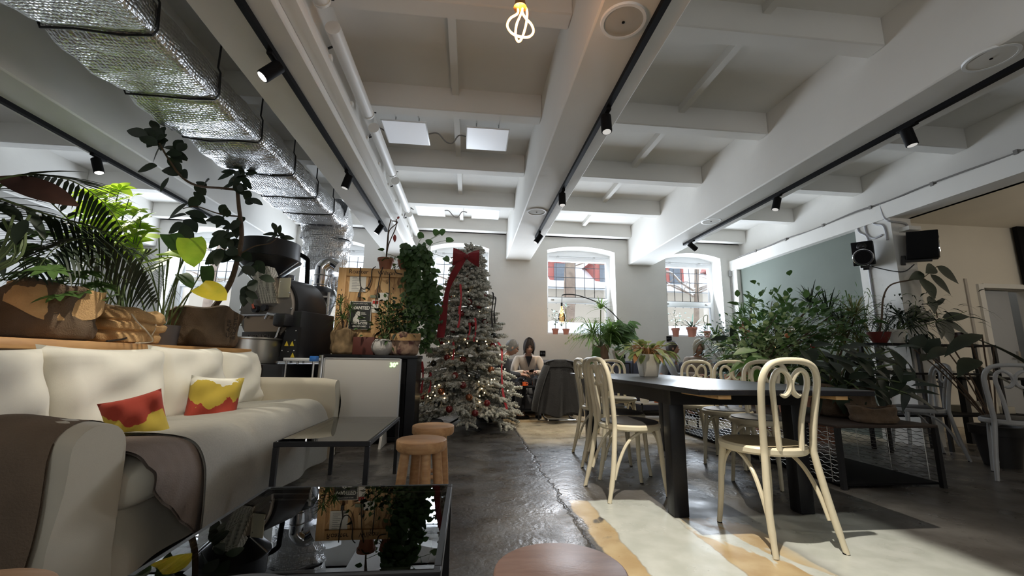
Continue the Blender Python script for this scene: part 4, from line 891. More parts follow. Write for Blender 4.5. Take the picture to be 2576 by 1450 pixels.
def frond(lf, st, pts, n, L, W, seed=0, r=.006, down=.35, up=(0, 0, 1)):
    rr = random.Random(seed); sp_ = spline(pts, 10); k = len(sp_) - 1; st.tube(sp_, [lerp(r, r * .3, i / k) for i in range(k + 1)], 5)
    for i in range(n):
        u = .22 + .78 * i / n; j = min(k - 1, int(u * k)); p = sp_[j].lerp(sp_[j + 1], u * k - j); tg = (sp_[j + 1] - sp_[j]).normalized(); sd = tg.cross(V(up)).normalized()
        s = sin(pi * min(1, .16 + u * .86)) ** .6 * rr.uniform(.85, 1.1)
        for q in (-1, 1):
            d = tg * .75 + sd * q + V((0, 0, -.08)); lf.leaf(p, d, L * s, W, 'lance', down * rr.uniform(.6, 1.4), fold=.15, n=5)
def palmate(lf, st, p, d, n, L, W, petiole=None, droop=.3, seed=0, shape='oval'):
    rr = random.Random(seed); p = V(p); d = V(d).normalized()
    if petiole is not None: st.tube(spline([V(petiole), (V(petiole) + p) / 2 + V((0, 0, .04)), p], 4), .0035, 5)
    x = d.orthogonal().normalized(); y = d.cross(x)
    for i in range(n):
        a = 2 * pi * i / n + rr.uniform(-.15, .15); dd = (x * cos(a) + y * sin(a)) * .9 + d * .25; s = rr.uniform(.8, 1.1)
        lf.leaf(p, dd, L * s, W * s, shape, droop, n=5, up=d)
def big_leaf(lf, st, p, d, L, W, petiole, droop=.3, shape='heart', up=(0, 0, 1), r=.006, n=8, twist=0):
    if petiole is not None: st.tube(spline([V(petiole), (V(petiole) * .4 + V(p) * .6) + V((0, 0, .05)), V(p)], 6), r, 6)
    lf.leaf(p, d, L, W, shape, droop, fold=.18, n=n, up=up, twist=twist)
# ---------------------------------------------------------------- plants on the ledge
LZ = .945
# 1 umbrella plant in a brown sack
c = V((-2.37, 2.56, LZ)); t = T('potted_umbrella_plant', 'umbrella plant in brown burlap sack at left end of the ledge', 'potted plant', c, 'sack potted plants on the ledge')
s0 = sack_parts(t, c, .205, .285, BURLAPD, seed=3, fold=False)
b = B(); b.grid(lambda u, v: c + V((cos(-1.6 + 2.2 * u) * (.222 + .012 * sin(u * 9)), sin(-1.6 + 2.2 * u) * (.222 + .012 * sin(u * 9)), .29 - v * (.10 + .09 * sin(pi * u)) + .008 * sin(u * 14))), 24, 6); b.obj('folded_flap', BURLAP, t, label='lighter folded sack edge')
lf, st = B(), B()
for i, (px, py, Y) in enumerate(((60, 690, 2.6), (120, 715, 2.45), (30, 640, 2.7), (170, 640, 2.7), (215, 690, 2.6), (150, 745, 2.4), (95, 660, 2.8), (200, 740, 2.5), (10, 705, 2.5), (130, 680, 2.3), (250, 720, 2.7), (75, 625, 2.5), (185, 600, 2.75), (110, 590, 2.6), (225, 650, 2.8), (40, 600, 2.65), (265, 755, 2.65), (180, 700, 2.9))):
    p = at(px, py, Y=Y); palmate(lf, st, p, V((U(-.4, .4), -.45, .8)), 8, .10, .042, s0 + V((U(-.08, .08), U(-.08, .08), 0)), .35, i)
lf.obj('foliage', LF_MD, t, recalc=False); st.obj('stems', STEM, t)
# 2 kentia palm in the ochre sack
c = V((-2.36, 3.06, LZ)); t = T('potted_palm', 'arching palm in an ochre burlap sack tied with string', 'potted plant', c, 'sack potted plants on the ledge')
s0 = sack_parts(t, c, .195, .235, BURLAP, ry=1.15, seed=5)
b = B(); b.tube(spline([c + V((.02, -.1, .25)), c + V((.13, -.14, .22)), c + V((.19, -.12, .14)), c + V((.21, -.05, .08)), c + V((.20, .02, .02)), c + V((.20, -.12, .003))], 5), .005, 6)
b.tube(spline([c + V((.05, .0, .25)), c + V((.17, .03, .20)), c + V((.20, .03, .12)), c + V((.205, .0, .06))], 5), .004, 6); b.obj('string', mat('white_string', (.66, .58, .45), .8), t)
lf, st = B(), B(); A = lambda px, py, Y: at(px, py, Y=Y)
frond(lf, st, [s0, A(255, 640, 2.9), A(180, 560, 2.5), A(80, 470, 2.3), A(10, 450, 2.15)][::1], 20, .32, .026, 1)
frond(lf, st, [A(-60, 470, 2.0), A(60, 440, 2.1), A(180, 455, 2.3), A(270, 520, 2.5), A(325, 610, 2.7)], 24, .30, .022, 2, down=.25)
frond(lf, st, [s0, A(200, 640, 2.8), A(120, 560, 2.5), A(0, 500, 2.3)], 20, .36, .030, 3)
frond(lf, st, [A(0, 500, 2.2), A(120, 540, 2.35), A(270, 590, 2.6), A(370, 680, 2.85), A(400, 760, 3.0)], 28, .34, .026, 4, down=.45)
frond(lf, st, [s0, A(285, 640, 2.9), A(230, 600, 2.6), A(140, 625, 2.4), A(80, 700, 2.3)], 22, .33, .030, 6)
for i in range(9): st.tube(spline([s0 + V((U(-.1, .1), U(-.12, .12), -.02)), s0 + V((U(-.16, .16), U(-.2, .2), .22)), s0 + V((U(-.3, .3), U(-.35, .35), .42))], 5), .006, 5)
lf.obj('fronds', LF_BLK, t, recalc=False); st.obj('stalks', STEM, t)
# 3 sack with the rubber tree
c = V((-2.37, 3.98, LZ)); t = T('potted_rubber_tree', 'tall rubber tree in dark coffee sack at right end of the ledge', 'potted plant', c, 'sack potted plants on the ledge')
s0 = sack_parts(t, c, .20, .33, BURLAPD, ry=1.75, seed=9, fold=False)
INKS = mat('sack_print', (.03, .02, .014), .9)
for s_, dy, z in (('CAFE', -.06, .17), ('BRASIL', .04, .18)): txt(s_, .07, c + V((.232, dy, z)), INKS, t, ry=-pi / 2, rz=pi / 2, rx=pi / 2, name='printing')
Y0 = 3.98; A = lambda px, py, dy=0: at(px, py, Y=Y0 + dy - (max(0, 575 - px) * .0036 if py < 490 else 0))
st = B(); tr = spline([s0, A(575, 720), A(598, 650), A(608, 590), A(601, 520), A(596, 470), A(590, 452)], 6); st.tube(tr, [lerp(.026, .014, i / (len(tr) - 1)) for i in range(len(tr))], 8)
b1 = spline([A(600, 478), A(560, 474), A(500, 468), A(460, 448), A(430, 410), A(400, 360)], 5); st.tube(b1, [lerp(.013, .007, i / (len(b1) - 1)) for i in range(len(b1))], 7)
b2 = spline([A(604, 545), A(570, 542), A(540, 535), A(495, 520), A(460, 525)], 5); st.tube(b2, [lerp(.008, .004, i / (len(b2) - 1)) for i in range(len(b2))], 6)
b3 = spline([A(602, 640), A(640, 620), A(680, 612), A(700, 595)], 5); st.tube(b3, [lerp(.007, .004, i / (len(b3) - 1)) for i in range(len(b3))], 6)
lf = B(); rr = random.Random(4)
def cluster(px, py, n, L, spread, W=.62, dz=.3):
    L *= .74 if (px < 520 and py < 500) else 1.1; n = int(n * 1.3 + .5)
    for i in range(n):
        p = A(px + rr.gauss(0, spread * .35), py + rr.gauss(0, spread * .35), rr.uniform(-.08, .08)); a = rr.uniform(0, 2 * pi)
        d = V((cos(a), rr.uniform(-.6, .3), sin(a) * .8 + dz * rr.uniform(-.4, 1))); s = rr.uniform(.75, 1.15); lf.leaf(p, d, L * s, L * s * W, 'oval', .25, fold=.12, n=6, up=(0, -1, .35), twist=rr.uniform(-.5, .5))
for args in ((395, 345, 13, .17, 60), (430, 385, 6, .16, 30), (455, 430, 4, .17, 20), (425, 445, 1, .18, 4), (510, 478, 4, .17, 30), (470, 540, 6, .16, 30), (603, 440, 10, .12, 26, .45, .8), (590, 470, 4, .13, 20), (618, 500, 2, .15, 8), (560, 545, 4, .12, 18), (575, 590, 6, .14, 22), (590, 565, 3, .13, 14), (560, 625, 4, .16, 20), (590, 640, 4, .12, 22), (695, 592, 6, .13, 14, .4, .6), (640, 700, 3, .14, 20), (620, 740, 4, .13, 25), (640, 660, 2, .16, 14)): cluster(*args)
lf.obj('foliage', LF_BLK, t, recalc=False); st.obj('trunk', BARK, t)
# 4 monstera with lit and shaded leaves set apart by colour, in a plain pot behind the dark sack
c = V((-2.38, 3.50, LZ)); t = T('potted_monstera', 'monstera with bright yellow green leaves between two ledge sacks', 'potted plant', c)
s0 = pot_parts(t, c, .10, .16, mat('dark_pot', (.06, .05, .05), .5), 'straight')
lf, st, lv, ly = B(), B(), B(), B(); A = lambda px, py, Y: at(px, py, Y=Y)
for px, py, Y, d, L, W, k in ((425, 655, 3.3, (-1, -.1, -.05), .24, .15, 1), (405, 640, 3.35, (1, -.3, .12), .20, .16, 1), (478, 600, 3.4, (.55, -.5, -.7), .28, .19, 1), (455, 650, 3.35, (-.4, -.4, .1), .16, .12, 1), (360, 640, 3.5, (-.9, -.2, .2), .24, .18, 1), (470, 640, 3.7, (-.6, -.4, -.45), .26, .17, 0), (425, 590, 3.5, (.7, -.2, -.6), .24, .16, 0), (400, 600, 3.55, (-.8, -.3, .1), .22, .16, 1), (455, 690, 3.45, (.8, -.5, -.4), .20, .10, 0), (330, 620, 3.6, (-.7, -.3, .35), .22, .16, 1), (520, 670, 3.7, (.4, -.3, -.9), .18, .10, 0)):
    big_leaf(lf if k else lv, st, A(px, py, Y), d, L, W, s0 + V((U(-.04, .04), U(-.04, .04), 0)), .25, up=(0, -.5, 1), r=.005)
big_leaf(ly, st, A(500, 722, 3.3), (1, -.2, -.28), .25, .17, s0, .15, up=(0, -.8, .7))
lf.obj('foliage', LF_YG, t, recalc=False); lv.obj('foliage', LF_DK, t, recalc=False, label='leaves coloured dark for shade'); ly.obj('yellow_leaf', LF_YEL, t, recalc=False, label='yellowed leaf'); st.obj('stems', STEM, t)
# 5 bright aralia standing on the floor behind the ledge
c = V((-2.90, 3.45, 0)); t = T('aralia_plant', 'bright yellow green aralia lit by a spotlight behind the palm', 'potted plant', c)
s0 = pot_parts(t, c, .2, .36, TERRA); lf, st = B(), B(); rr = random.Random(12)
for i, (px, py) in enumerate(((228, 488), (265, 500), (300, 478), (325, 500), (340, 535), (310, 530), (275, 530), (240, 520), (215, 540), (345, 575), (322, 570), (295, 570), (262, 565), (230, 570), (335, 610), (305, 610), (275, 600), (250, 610), (360, 590), (355, 555), (205, 575), (290, 640), (325, 640))):
    p = at(px, py, Y=3.36 + rr.uniform(-.12, .15)); palmate(lf, st, p, V((rr.uniform(-.35, .35), -.65, .7 + rr.uniform(-.25, .25))), 7, .15, .075, s0 + V((rr.uniform(-.1, .1), rr.uniform(-.1, .1), 0)), .3, i, 'tip')
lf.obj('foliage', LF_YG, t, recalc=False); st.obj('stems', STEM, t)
# 6 dark broad leaved plant at the far left edge
c = V((-2.40, 2.02, LZ)); t = T('dark_leaved_plant', 'dark brown and green broad leaved plant cut by left edge', 'potted plant', c)
s0 = pot_parts(t, c, .11, .2, TERRA); lf, st, lb = B(), B(), B(); A = lambda px, py, Y: at(px, py, Y=Y)
big_leaf(lb, st, A(-10, 446, 2.1), (1, .1, -.22), .36, .12, s0, .1, 'oval', (0, -1, .5)); big_leaf(lb, st, A(15, 455, 2.2), (1, .2, -.12), .25, .07, s0, .15, 'oval', (0, -1, .6))
for i in range(12):
    px, py = R.uniform(-60, 70), R.uniform(520, 640); lf.leaf(A(px, py, 2.0 + U(0, .4)), V((U(-.5, 1), U(-.4, .2), U(-.6, .5))), U(.10, .16), U(.04, .065), 'oval', .3, up=(0, -.6, .8))
for i in range(7): st.tube(spline([s0, A(U(-30, 40), 660, 2.1), A(U(-20, 100), U(540, 620), 2.15)], 5), .006, 5)
lf.obj('foliage', LF_BLK, t, recalc=False); lb.obj('brown_leaf', LF_BRN, t, recalc=False, label='large brown leaves'); st.obj('stems', STEM, t)
B().tube(spline([(-2.16, 2.72, LZ + .006), (-2.19, 2.85, LZ + .02), (-2.22, 2.95, LZ + .04), (-2.30, 3.02, LZ + .06)], 5), .006, 6).thing('cord', 'thin black cord lying on the ledge between two sacks', 'cord', WIRE, (-2.2, 2.85, LZ))
# ---------------------------------------------------------------- pots on cabinet and crate
CZ = .91
c = V((at(862, 885, Y=4.85).x, 4.85, CZ)); t = T('potted_dragon_plant', 'spiky dragon plant in torn kraft wrapping on the cabinet', 'potted plant', c)
s0 = sack_parts(t, c, .125, .26, mat('kraft_wrap', (.30, .20, .10), .85, noise=.5, nscale=14), seed=21, fold=False); lf, st = B(), B()
for dx, dz, n in ((-.02, .16, 34), (.04, .26, 34), (-.07, .34, 26)): st.tube([s0, s0 + V((dx, 0, dz))], .009, 7); rosette(lf, s0 + V((dx, 0, dz)), n, .25, .013, .75, n + int(100 * dz))
lf.obj('foliage', LF_MD, t, recalc=False); st.obj('stems', BARK, t)
p = at(918, 888, Y=4.85); B().box((p.x - .115, 4.75, CZ), (p.x + .115, 4.98, CZ + .195), .006).thing('dark_red_box', 'dark red square planter box on the cabinet', 'box', mat('dark_red', (.10, .022, .014), .6), (p.x, 4.86, CZ))
c = V((at(961, 888, Y=4.8).x, 4.8, CZ)); t = T('vase_plant', 'bushy plant in white round faceted vase on the cabinet', 'potted plant', c)
s0 = pot_parts(t, c, .125, .175, mat('white_vase', (.55, .53, .50), .55, noise=.1, nscale=30, bump=.4, bscale=25), 'ball'); lf, st = B(), B()
bushy(lf, st, s0, s0 + V((.06, .12, .38)), .30, 230, .062, .034, 'tip', .3, 31, stems=10); lf.obj('foliage', LF_DK, t, recalc=False); st.obj('stems', STEM, t)
c = V((at(1018, 888, Y=4.85).x, 4.85, CZ)); t = T('sack_planter', 'printed burlap planter with folded rim at right of the cabinet', 'potted plant', c)
s0 = sack_parts(t, c, .15, .235, mat('printed_burlap', (.36, .24, .17), .95, col2=(.12, .05, .05), nscale=12, thr=(.35, .5), bump=.4, bscale=150), seed=27, fold=False); lf, st = B(), B()
b = B(); b.grid(lambda u, v: c + V((cos(2 * pi * u) * (.172 - .004 * sin(9 * u)), sin(2 * pi * u) * .172, .175 + .075 * v + .015 * sin(2 * pi * u))), 40, 3, cu=True); b.obj('rolled_rim', BURLAP, t, label='pale rolled rim')
bushy(lf, st, s0, s0 + V((-.05, .12, .40)), .30, 200, .075, .04, 'tip', .35, 33, stems=9); lf.obj('foliage', LF_BLK, t, recalc=False); st.obj('stems', STEM, t)
KZ = zt
c = V((at(970, 668, Y=5.3).x, 5.3, KZ)); t = T('bare_stemmed_plant', 'nearly leafless plant with one red leaf in clay pot on crate', 'potted plant', c)
s0 = pot_parts(t, c, .10, .155, TERRA); st, lf = B(), B(); A = lambda px, py: at(px, py, Y=5.3)
for pl_ in ([(970, 645), (976, 610), (980, 580), (1000, 560), (985, 556)], [(968, 645), (975, 600), (978, 575), (984, 552)], [(970, 645), (978, 615), (995, 575), (997, 552)]): st.tube(spline([s0] + [A(*q_) for q_ in pl_[1:]], 6), .007, 6)
lf.leaf(A(993, 590), (.1, -.1, -1), .10, .045, 'oval', .1, up=(0, -1, 0)); lf.leaf(A(1000, 552), (.4, 0, 1), .05, .03, 'oval', .1, up=(0, -1, 0))
lf.obj('leaf', mat('red_leaf', (.30, .05, .04), .5), t, recalc=False); st.obj('stems', BARK, t)
c = V((at(1018, 668, Y=5.3).x, 5.3, KZ)); t = T('clay_pot_plant', 'shallow clay pot with leafy stems beside the ivy on crate', 'potted plant', c)
s0 = pot_parts(t, c, .09, .14, TERRA, 'bowl'); lf, st = B(), B(); bushy(lf, st, s0, s0 + V((-.1, -.05, .05)), .16, 30, .09, .06, 'heart', .5, 35, stems=5); lf.obj('foliage', LF_DK, t, recalc=False); st.obj('stems', STEM, t)
c = V((-.66, 5.34, KZ)); t = T('trailing_ivy', 'trailing ivy spilling down the right side of the crate', 'potted plant', (-.78, 5.34, KZ))
s0 = pot_parts(t, (-.80, 5.36, KZ), .10, .14, TERRA); lf, st = B(), B(); rr = random.Random(44)
for i in range(34):
    a = rr.uniform(-.6, .9); x0 = rr.uniform(-.80, -.52); l = rr.uniform(.25, 1.15); p0 = V((-.78 + rr.uniform(-.05, .05), 5.30, KZ + .14)); p1 = V((x0 - .05, 5.12 + rr.uniform(-.06, .15), KZ + .20 + rr.uniform(-.05, .08))); p2 = V((x0 + rr.uniform(-.02, .12), 5.08 + rr.uniform(-.05, .15), KZ + .05 - l * .5)); p3 = p2 + V((rr.uniform(-.05, .06), 0, -l * .5))
    sp_ = spline([p0, p1, p2, p3], 7); st.tube(sp_, .0025, 4)
    for q_ in sp_[4:]:
        for k in range(2): lf.leaf(q_ + rv(.03), V((rr.uniform(-1, 1), rr.uniform(-1, .2), rr.uniform(-.9, .2))), rr.uniform(.05, .085), rr.uniform(.045, .07), 'heart', .3, n=3, up=(0, -1, .3))
A = lambda px, py: at(px, py, Y=5.3)
for (px, py), d in (((1100, 592), (-.3, -.3, .6)), ((1108, 590), (.4, -.3, .5)), ((1122, 605), (.9, -.2, .1)), ((1085, 615), (-.5, -.4, .4)), ((1060, 600), (-.2, -.3, .8)), ((1118, 648), (.6, -.6, -.5)), ((1095, 640), (.2, -.8, .2))):
    p = A(px, py); st.tube(spline([V((-.74, 5.3, KZ + .12)), (V((-.74, 5.3, KZ + .12)) + p) / 2 + V((0, 0, .08)), p], 5), .003, 5); lf.leaf(p, d, .11, .085, 'heart', .2, up=(0, -1, .3))
lf.obj('foliage', LF_DK, t, recalc=False); st.obj('stems', STEM, t)
# ---------------------------------------------------------------- christmas tree
TX, TY = -.03, 5.62
FLOCK = mat('flocked_needles', (.57, .55, .49), .95, col2=(.17, .19, .145), nscale=70, thr=(.34, .56), bump=.4, bscale=200)
t = T('christmas_tree', 'white flocked christmas tree with baubles and fairy lights', 'christmas tree', (TX, TY, 0))
B().tube([(TX, TY, .04), (TX, TY, 1.2), (TX + .01, TY, 2.42)], [.03, .024, .008], 10).obj('trunk', BARK, t)
for i in range(3):
    a = rad(-50 + 120 * i); B().tube([(TX, TY, .16), (TX + cos(a) * .2, TY + sin(a) * .2, .05), (TX + cos(a) * .34, TY + sin(a) * .34, .012)], .012, 8).obj('stand_leg', BLACK, t)
B().tube([(TX, TY, .03), (TX, TY, .24)], .032, 12).obj('stand_tube', BLACK, t)
rr = random.Random(77); fo = B()
def finger(p, d, l, r):
    d = d.normalized(); k = rr.uniform(.1, .3); ss = [i / 9 for i in range(10)]; pts = [p + d * (l * s) + V((0, 0, -k * l * s * s * .5)) + rv(.002) for s in ss]
    fo.tube(pts, [r * (1.15 if i % 2 else .62) * rr.uniform(.85, 1.15) * (.6 + .4 * min(1, i / 2)) * (1 if i < 8 else .6) for i in range(10)], 6)
def treeR(z): return lerp(.66, .05, max(0, min(1, (z - .25) / 2.12)) ** .92)
z = .20
while z < 2.34:
    Rz = treeR(z); n = max(5, int(7 + Rz * 17))
    for i in range(n):
        a = 2 * pi * i / n + rr.uniform(-.25, .25); l = Rz * rr.uniform(.78, 1.1); d = V((cos(a), sin(a), rr.uniform(-.18, .18) - (.22 if z < .7 else .05)))
        p0 = V((TX, TY, z + .12 + rr.uniform(-.05, .05)))
        fo.tube([p0, p0 + d * l * .6, p0 + d * l], [.012, .014, .010], 5, cap=False)
        m = 5 if l > .3 else 4
        for j in range(m):
            s = lerp(.38, 1.0, j / (m - 1)); q = p0 + d * (l * s); tg = V((-sin(a), cos(a), 0)); lf_ = rr.uniform(.11, .19) * (1.15 - .25 * s)
            if j == m - 1: finger(q, d + V((0, 0, rr.uniform(-.1, .2))), lf_, .021)
            for sg in (-1, 1): finger(q, d * .8 + tg * sg * rr.uniform(.5, .9) + V((0, 0, rr.uniform(-.2, .35))), lf_, .020)
    z += .098 if z < 1.6 else .085
for k in range(3): finger(V((TX + .01, TY, 2.36)), V((rr.uniform(-.1, .3), 0, 1)), .15, .018)
fo.obj('foliage', FLOCK, t, recalc=False, ang=70)
def onc(z, a, k=1.0): r_ = treeR(z) * k; return V((TX + cos(a) * r_, TY + sin(a) * r_, z))
BR = [mat('red_bauble', (.16, .012, .012), .12, .3, coat=.5), mat('dark_bauble', (.03, .032, .03), .12, .4, coat=.5), mat('copper_bauble', (.30, .11, .05), .2, .7)]
protos = []
for k, nm in enumerate(('dark red', 'black glass', 'copper')):
    bt = T('bauble', nm + ' bauble hanging in the flocked christmas tree', 'bauble', (0, 0, -5), nm + ' baubles on the tree')
    B().ball((0, 0, -5), .042, 16).obj('ball', BR[k], bt); B().lathe([(.012, .038), (.012, .052), (0, .054)], (0, 0, -5), 10).obj('cap', CHROME, bt); protos.append([bt, False])
pxl = [(1217, 745, 0), (1220, 810, 0), (1160, 790, 0), (1190, 815, 0), (1140, 830, 0), (1240, 870, 0), (1125, 900, 0), (1165, 905, 0), (1165, 970, 0), (1145, 945, 0), (1225, 1015, 0), (1085, 950, 0), (1180, 760, 0), (1130, 745, 0), (1205, 770, 0), (1110, 860, 0), (1060, 1000, 0), (1195, 1040, 0), (1155, 880, 1), (1205, 880, 1), (1090, 915, 1), (1240, 845, 1), (1120, 800, 1), (1200, 950, 1), (1100, 1015, 1), (1255, 1045, 1), (1075, 870, 1), (1175, 700, 2), (1210, 690, 2), (1150, 720, 2), (1110, 985, 2), (1235, 930, 2), (1180, 1000, 2), (1130, 1030, 0), (1060, 930, 0)]
for px, py, k in pxl:
    d0 = at(px, py, Y=TY); rz = treeR(d0.z) ; dx = d0.x - TX; dy = -math.sqrt(max(.0009, rz * rz - min(rz * .98, abs(dx)) ** 2)); p = at(px, py, Y=TY + dy - .02)
    if protos[k][1] is False: protos[k][0].location = p; protos[k][1] = True
    else: dup(protos[k][0], p)
BULB = mat('fairy_bulb', (1, .8, .5), .4, emit=(1, .70, .36), es=7)
fl = T('fairy_lights', 'string of warm fairy lights wound through the christmas tree', 'string lights', (TX, TY - .6, .4)); first = None; wpts = []
for i in range(58):
    if i < 34: z = rr.uniform(.3, 1.15); a = -pi / 2 + rr.gauss(-.25, .75)
    else: z = rr.uniform(.3, 2.25); a = -pi / 2 + rr.uniform(-1.6, 1.6)
    p = onc(z, a, rr.uniform(.88, 1.06)); wpts.append(p)
    if first is None: first = B().ball(p, .0075, 8).obj('bulb', BULB, fl, loc=p)
    else: o = first.copy(); COL.objects.link(o); o.parent = fl; o.location = p - WL[fl.name]
wpts.sort(key=lambda q: q.z); sp_ = []
for i in range(160): f = i / 159; sp_.append(onc(.3 + 2.0 * f, -14 * 2 * pi * f, .86))
B().tube(sp_, .003, 4).obj('wire', mat('green_wire', (.02, .03, .02), .6), fl)
def ribbon(name, label, pts, w, m, group=None, wd=(1, 0, 0), th=.003):
    pr = spline(pts, 6); b = B(); n = len(pr) - 1; wv = V(wd).normalized()
    def f(s):
        def g(u, v): return pr[min(n, int(u * n + .5))] + wv * ((v - .5) * w * (1 + .25 * sin(u * 9))) + V((0, s, 0))
        return g
    b.grid(f(0), n, 3); b.grid(f(th), n, 3); return tag(b.obj(name, m, loc=pts[0], ang=60), label, 'ribbon', group)
REDC = mat('red_fabric', (.22, .008, .014), .85, noise=.3, nscale=10, sheen=.2); REDR = mat('red_ribbon', (.45, .03, .04), .5); BLKR = mat('black_ribbon', (.015, .015, .017), .4)
A = lambda px, py, dy=-.3: at(px, py, Y=TY + dy)
ribbon('long_bow_tail', 'long wide red cloth tail hanging from the tree bow', [A(1166, 650, -.33), A(1142, 690, -.33), A(1126, 730, -.3), A(1116, 790, -.42), A(1108, 850, -.52)], .078, REDC)
bw = T('red_bow', 'big red fabric bow on top of the christmas tree', 'bow', A(1172, 645, -.30))
for s, (px, py), (w_, h_) in ((-1, (1158, 645), (.19, .22)), (1, (1189, 652), (.17, .22))):
    cc = A(px, py, -.32)
    def lp(u, v, cc=cc, s=s, w_=w_, h_=h_):
        a = 2 * pi * v; x = u; op = .16 + 1.0 * x ** .8 * (1 - .12 * x); k = A(1174, 646, -.32)
        return V((lerp(k.x, cc.x + s * w_ * .5, x), cc.y + cos(a) * .05 * op, lerp(k.z, cc.z + .01 * s, x) + sin(a) * h_ * .5 * op + .012 * sin(5 * a + s)))
    bb = B().grid(lp, 10, 20, cv=True); bb.bm.verts.ensure_lookup_table(); bb.bm.faces.new([bb.bm.verts[10 * 20 + i] for i in range(20)]); bb.obj('bow_loop', REDC, bw)
B().ball(A(1174, 646, -.35), .032, 10).obj('knot', REDC, bw)
for px, py, l in ((1158, 715, 75), (1155, 770, 55), (1195, 800, 60), (1180, 805, 50), (1062, 910, 80), (1082, 930, 60), (1140, 860, 50)): ribbon('hanging_ribbon', 'thin red ribbon hanging on the christmas tree', [A(px, py, -.38), A(px + 2, py + l * .5, -.44), A(px - 3, py + l, -.5)], .022, REDR, 'red ribbons on the tree')
for px, py, l in ((1236, 735, 90), (1242, 745, 70), (1200, 865, 90), (1140, 920, 70), (1255, 945, 80), (1225, 980, 50)): ribbon('hanging_ribbon', 'thin black ribbon hanging on the christmas tree', [A(px - 5, py, -.25), A(px + 5, py + 6, -.3), A(px + 1, py + l * .6, -.36), A(px + 3, py + l, -.4)], .018, BLKR, 'black ribbons on the tree')
ribbon('hanging_ribbon', 'long red ribbon with bow at the right side of the tree', [A(1250, 858, -.2), A(1262, 880, -.3), A(1262, 930, -.36), A(1265, 985, -.4), A(1275, 1030, -.42)], .024, REDR)
# gift-wrapped things under the tree
B().lathe([(0, 0), (.12, .01), (.15, .07), (.10, .13), (0, .15)], (TX - .38, TY - .20, 0), 14).thing('grey_bundle', 'grey cloth bundle on the floor under the tree', 'bundle', GREYF, (TX - .38, TY - .2, 0))
# ---------------------------------------------------------------- long table and bentwood chairs
t = T('long_table', 'long black dining table with square legs', 'table', (1.63, 3.32, 0))
TX0, TX1, TY0, TY1, TZ = 1.145, 2.115, 2.0, 4.66, .74
B().box((TX0, TY0, TZ - .028), (TX1, TY1, TZ), .003, seg=1).obj('tabletop', DARKW, t)
b = B(); w = .02
for lo, hi in (((TX0 + .05, TY0 + .42), (TX0 + .075, TY1 - .42)), ((TX1 - .075, TY0 + .42), (TX1 - .05, TY1 - .42)), ((TX0 + .05, TY0 + .40), (TX1 - .05, TY0 + .425)), ((TX0 + .05, TY1 - .425), (TX1 - .05, TY1 - .40))): b.box((*lo, TZ - .115), (*hi, TZ - .028))
b.obj('apron', DARKW, t)
for x in (TX0 + .05, TX1 - .14):
    for y in (TY0 + .42, TY1 - .51): B().box((x, y, 0), (x + .09, y + .09, TZ - .03), .006).obj('leg', DARKW, t)
for x in (TX0 + .12, TX1 - .20): B().box((x, TY0 + .03, TZ - .050), (x + .07, TY0 + .9, TZ - .029), .002).obj('runner', PINE, t, label='bare wood extension runner')
SEATD = mat('dark_seat_pad', (.05, .045, .042), .5, noise=.2, nscale=10); SEATC = mat('beige_seat', (.40, .33, .21), .55, noise=.12, nscale=20)
def chair(name, label, m, seat, loc, rz, group='cream bentwood chairs at the long table'):
    t = T(name, label, 'chair', (0, 0, 0), group); r = .0165
    half = [(.185, -.255, 0), (.168, -.215, .18), (.142, -.185, .40), (.138, -.182, .47), (.146, -.195, .60), (.156, -.218, .74), (.151, -.232, .81), (.122, -.243, .862), (.07, -.247, .884), (0, -.248, .889)]
    pts = half + [(-x, y, z) for x, y, z in half[-2::-1]]; sp_ = spline(pts, 5)
    B().tube(sp_, [r * (.80 if p.z < .06 else 1.0) for p in sp_], 10).obj('back_hoop', m, t)
    for s in (-1, 1):
        q = [(.062, -.192, .452), (.070, -.196, .58), (.088, -.212, .70), (.098, -.226, .775), (.084, -.236, .826), (.050, -.240, .842), (.018, -.238, .815), (.004, -.232, .775), (.012, -.228, .738), (.036, -.226, .716), (.058, -.226, .722)]
        sp_ = spline([(s * x, y, z) for x, y, z in q], 5); n = len(sp_) - 1
        B().tube(sp_, [.0135 if i < n * .88 else lerp(.0135, .006, (i - n * .88) / (n * .12)) for i in range(n + 1)], 8).obj('back_scroll', m, t)
    B().lathe([(.17, .425), (.202, .422), (.210, .432), (.210, .452), (.200, .462), (.17, .458)], (0, 0, 0), 40).obj('seat_rim', m, t)
    if seat is SEATD: B().lathe([(0, .44), (.17, .44), (.196, .458), (.195, .468), (.15, .478), (0, .476)], (0, 0, 0), 36).obj('seat_pad', seat, t, label='dark padded seat')
    else: B().lathe([(0, .445), (.17, .445), (.198, .455), (.19, .462), (.10, .455), (0, .452)], (0, 0, 0), 36).obj('seat', seat, t)
    for s in (-1, 1):
        sp_ = spline([(s * .130, .135, .44), (s * .143, .148, .32), (s * .152, .157, .16), (s * .160, .178, 0)], 5)
        B().tube(sp_, [lerp(.019, .0125, i / (len(sp_) - 1)) for i in range(len(sp_))], 10).obj('leg', m, t)
        B().tube(spline([(s * .125, .10, .418), (s * .140, -.01, .405), (s * .150, -.10, .345), (s * .158, -.165, .24), (s * .163, -.205, .13)], 5), .0105, 8).obj('side_brace', m, t)
    B().tube(spline([(.140, .147, .26), (.125, .142, .345), (.08, .137, .40), (0, .135, .415), (-.08, .137, .40), (-.125, .142, .345), (-.140, .147, .26)], 5), .0105, 8).obj('front_brace', m, t)
    for x, y in ((.183, -.252), (-.183, -.252), (.1595, .177), (-.1595, .177)): B().tube([(x, y, -.001), (x, y, .006)], .0135, 8).obj('foot_pad', BLACKP, t)
    t.location = loc; t.rotation_euler = (0, 0, rz); WL[t.name] = V(loc); return t
def face(dx, dy): return math.atan2(-dx, dy)
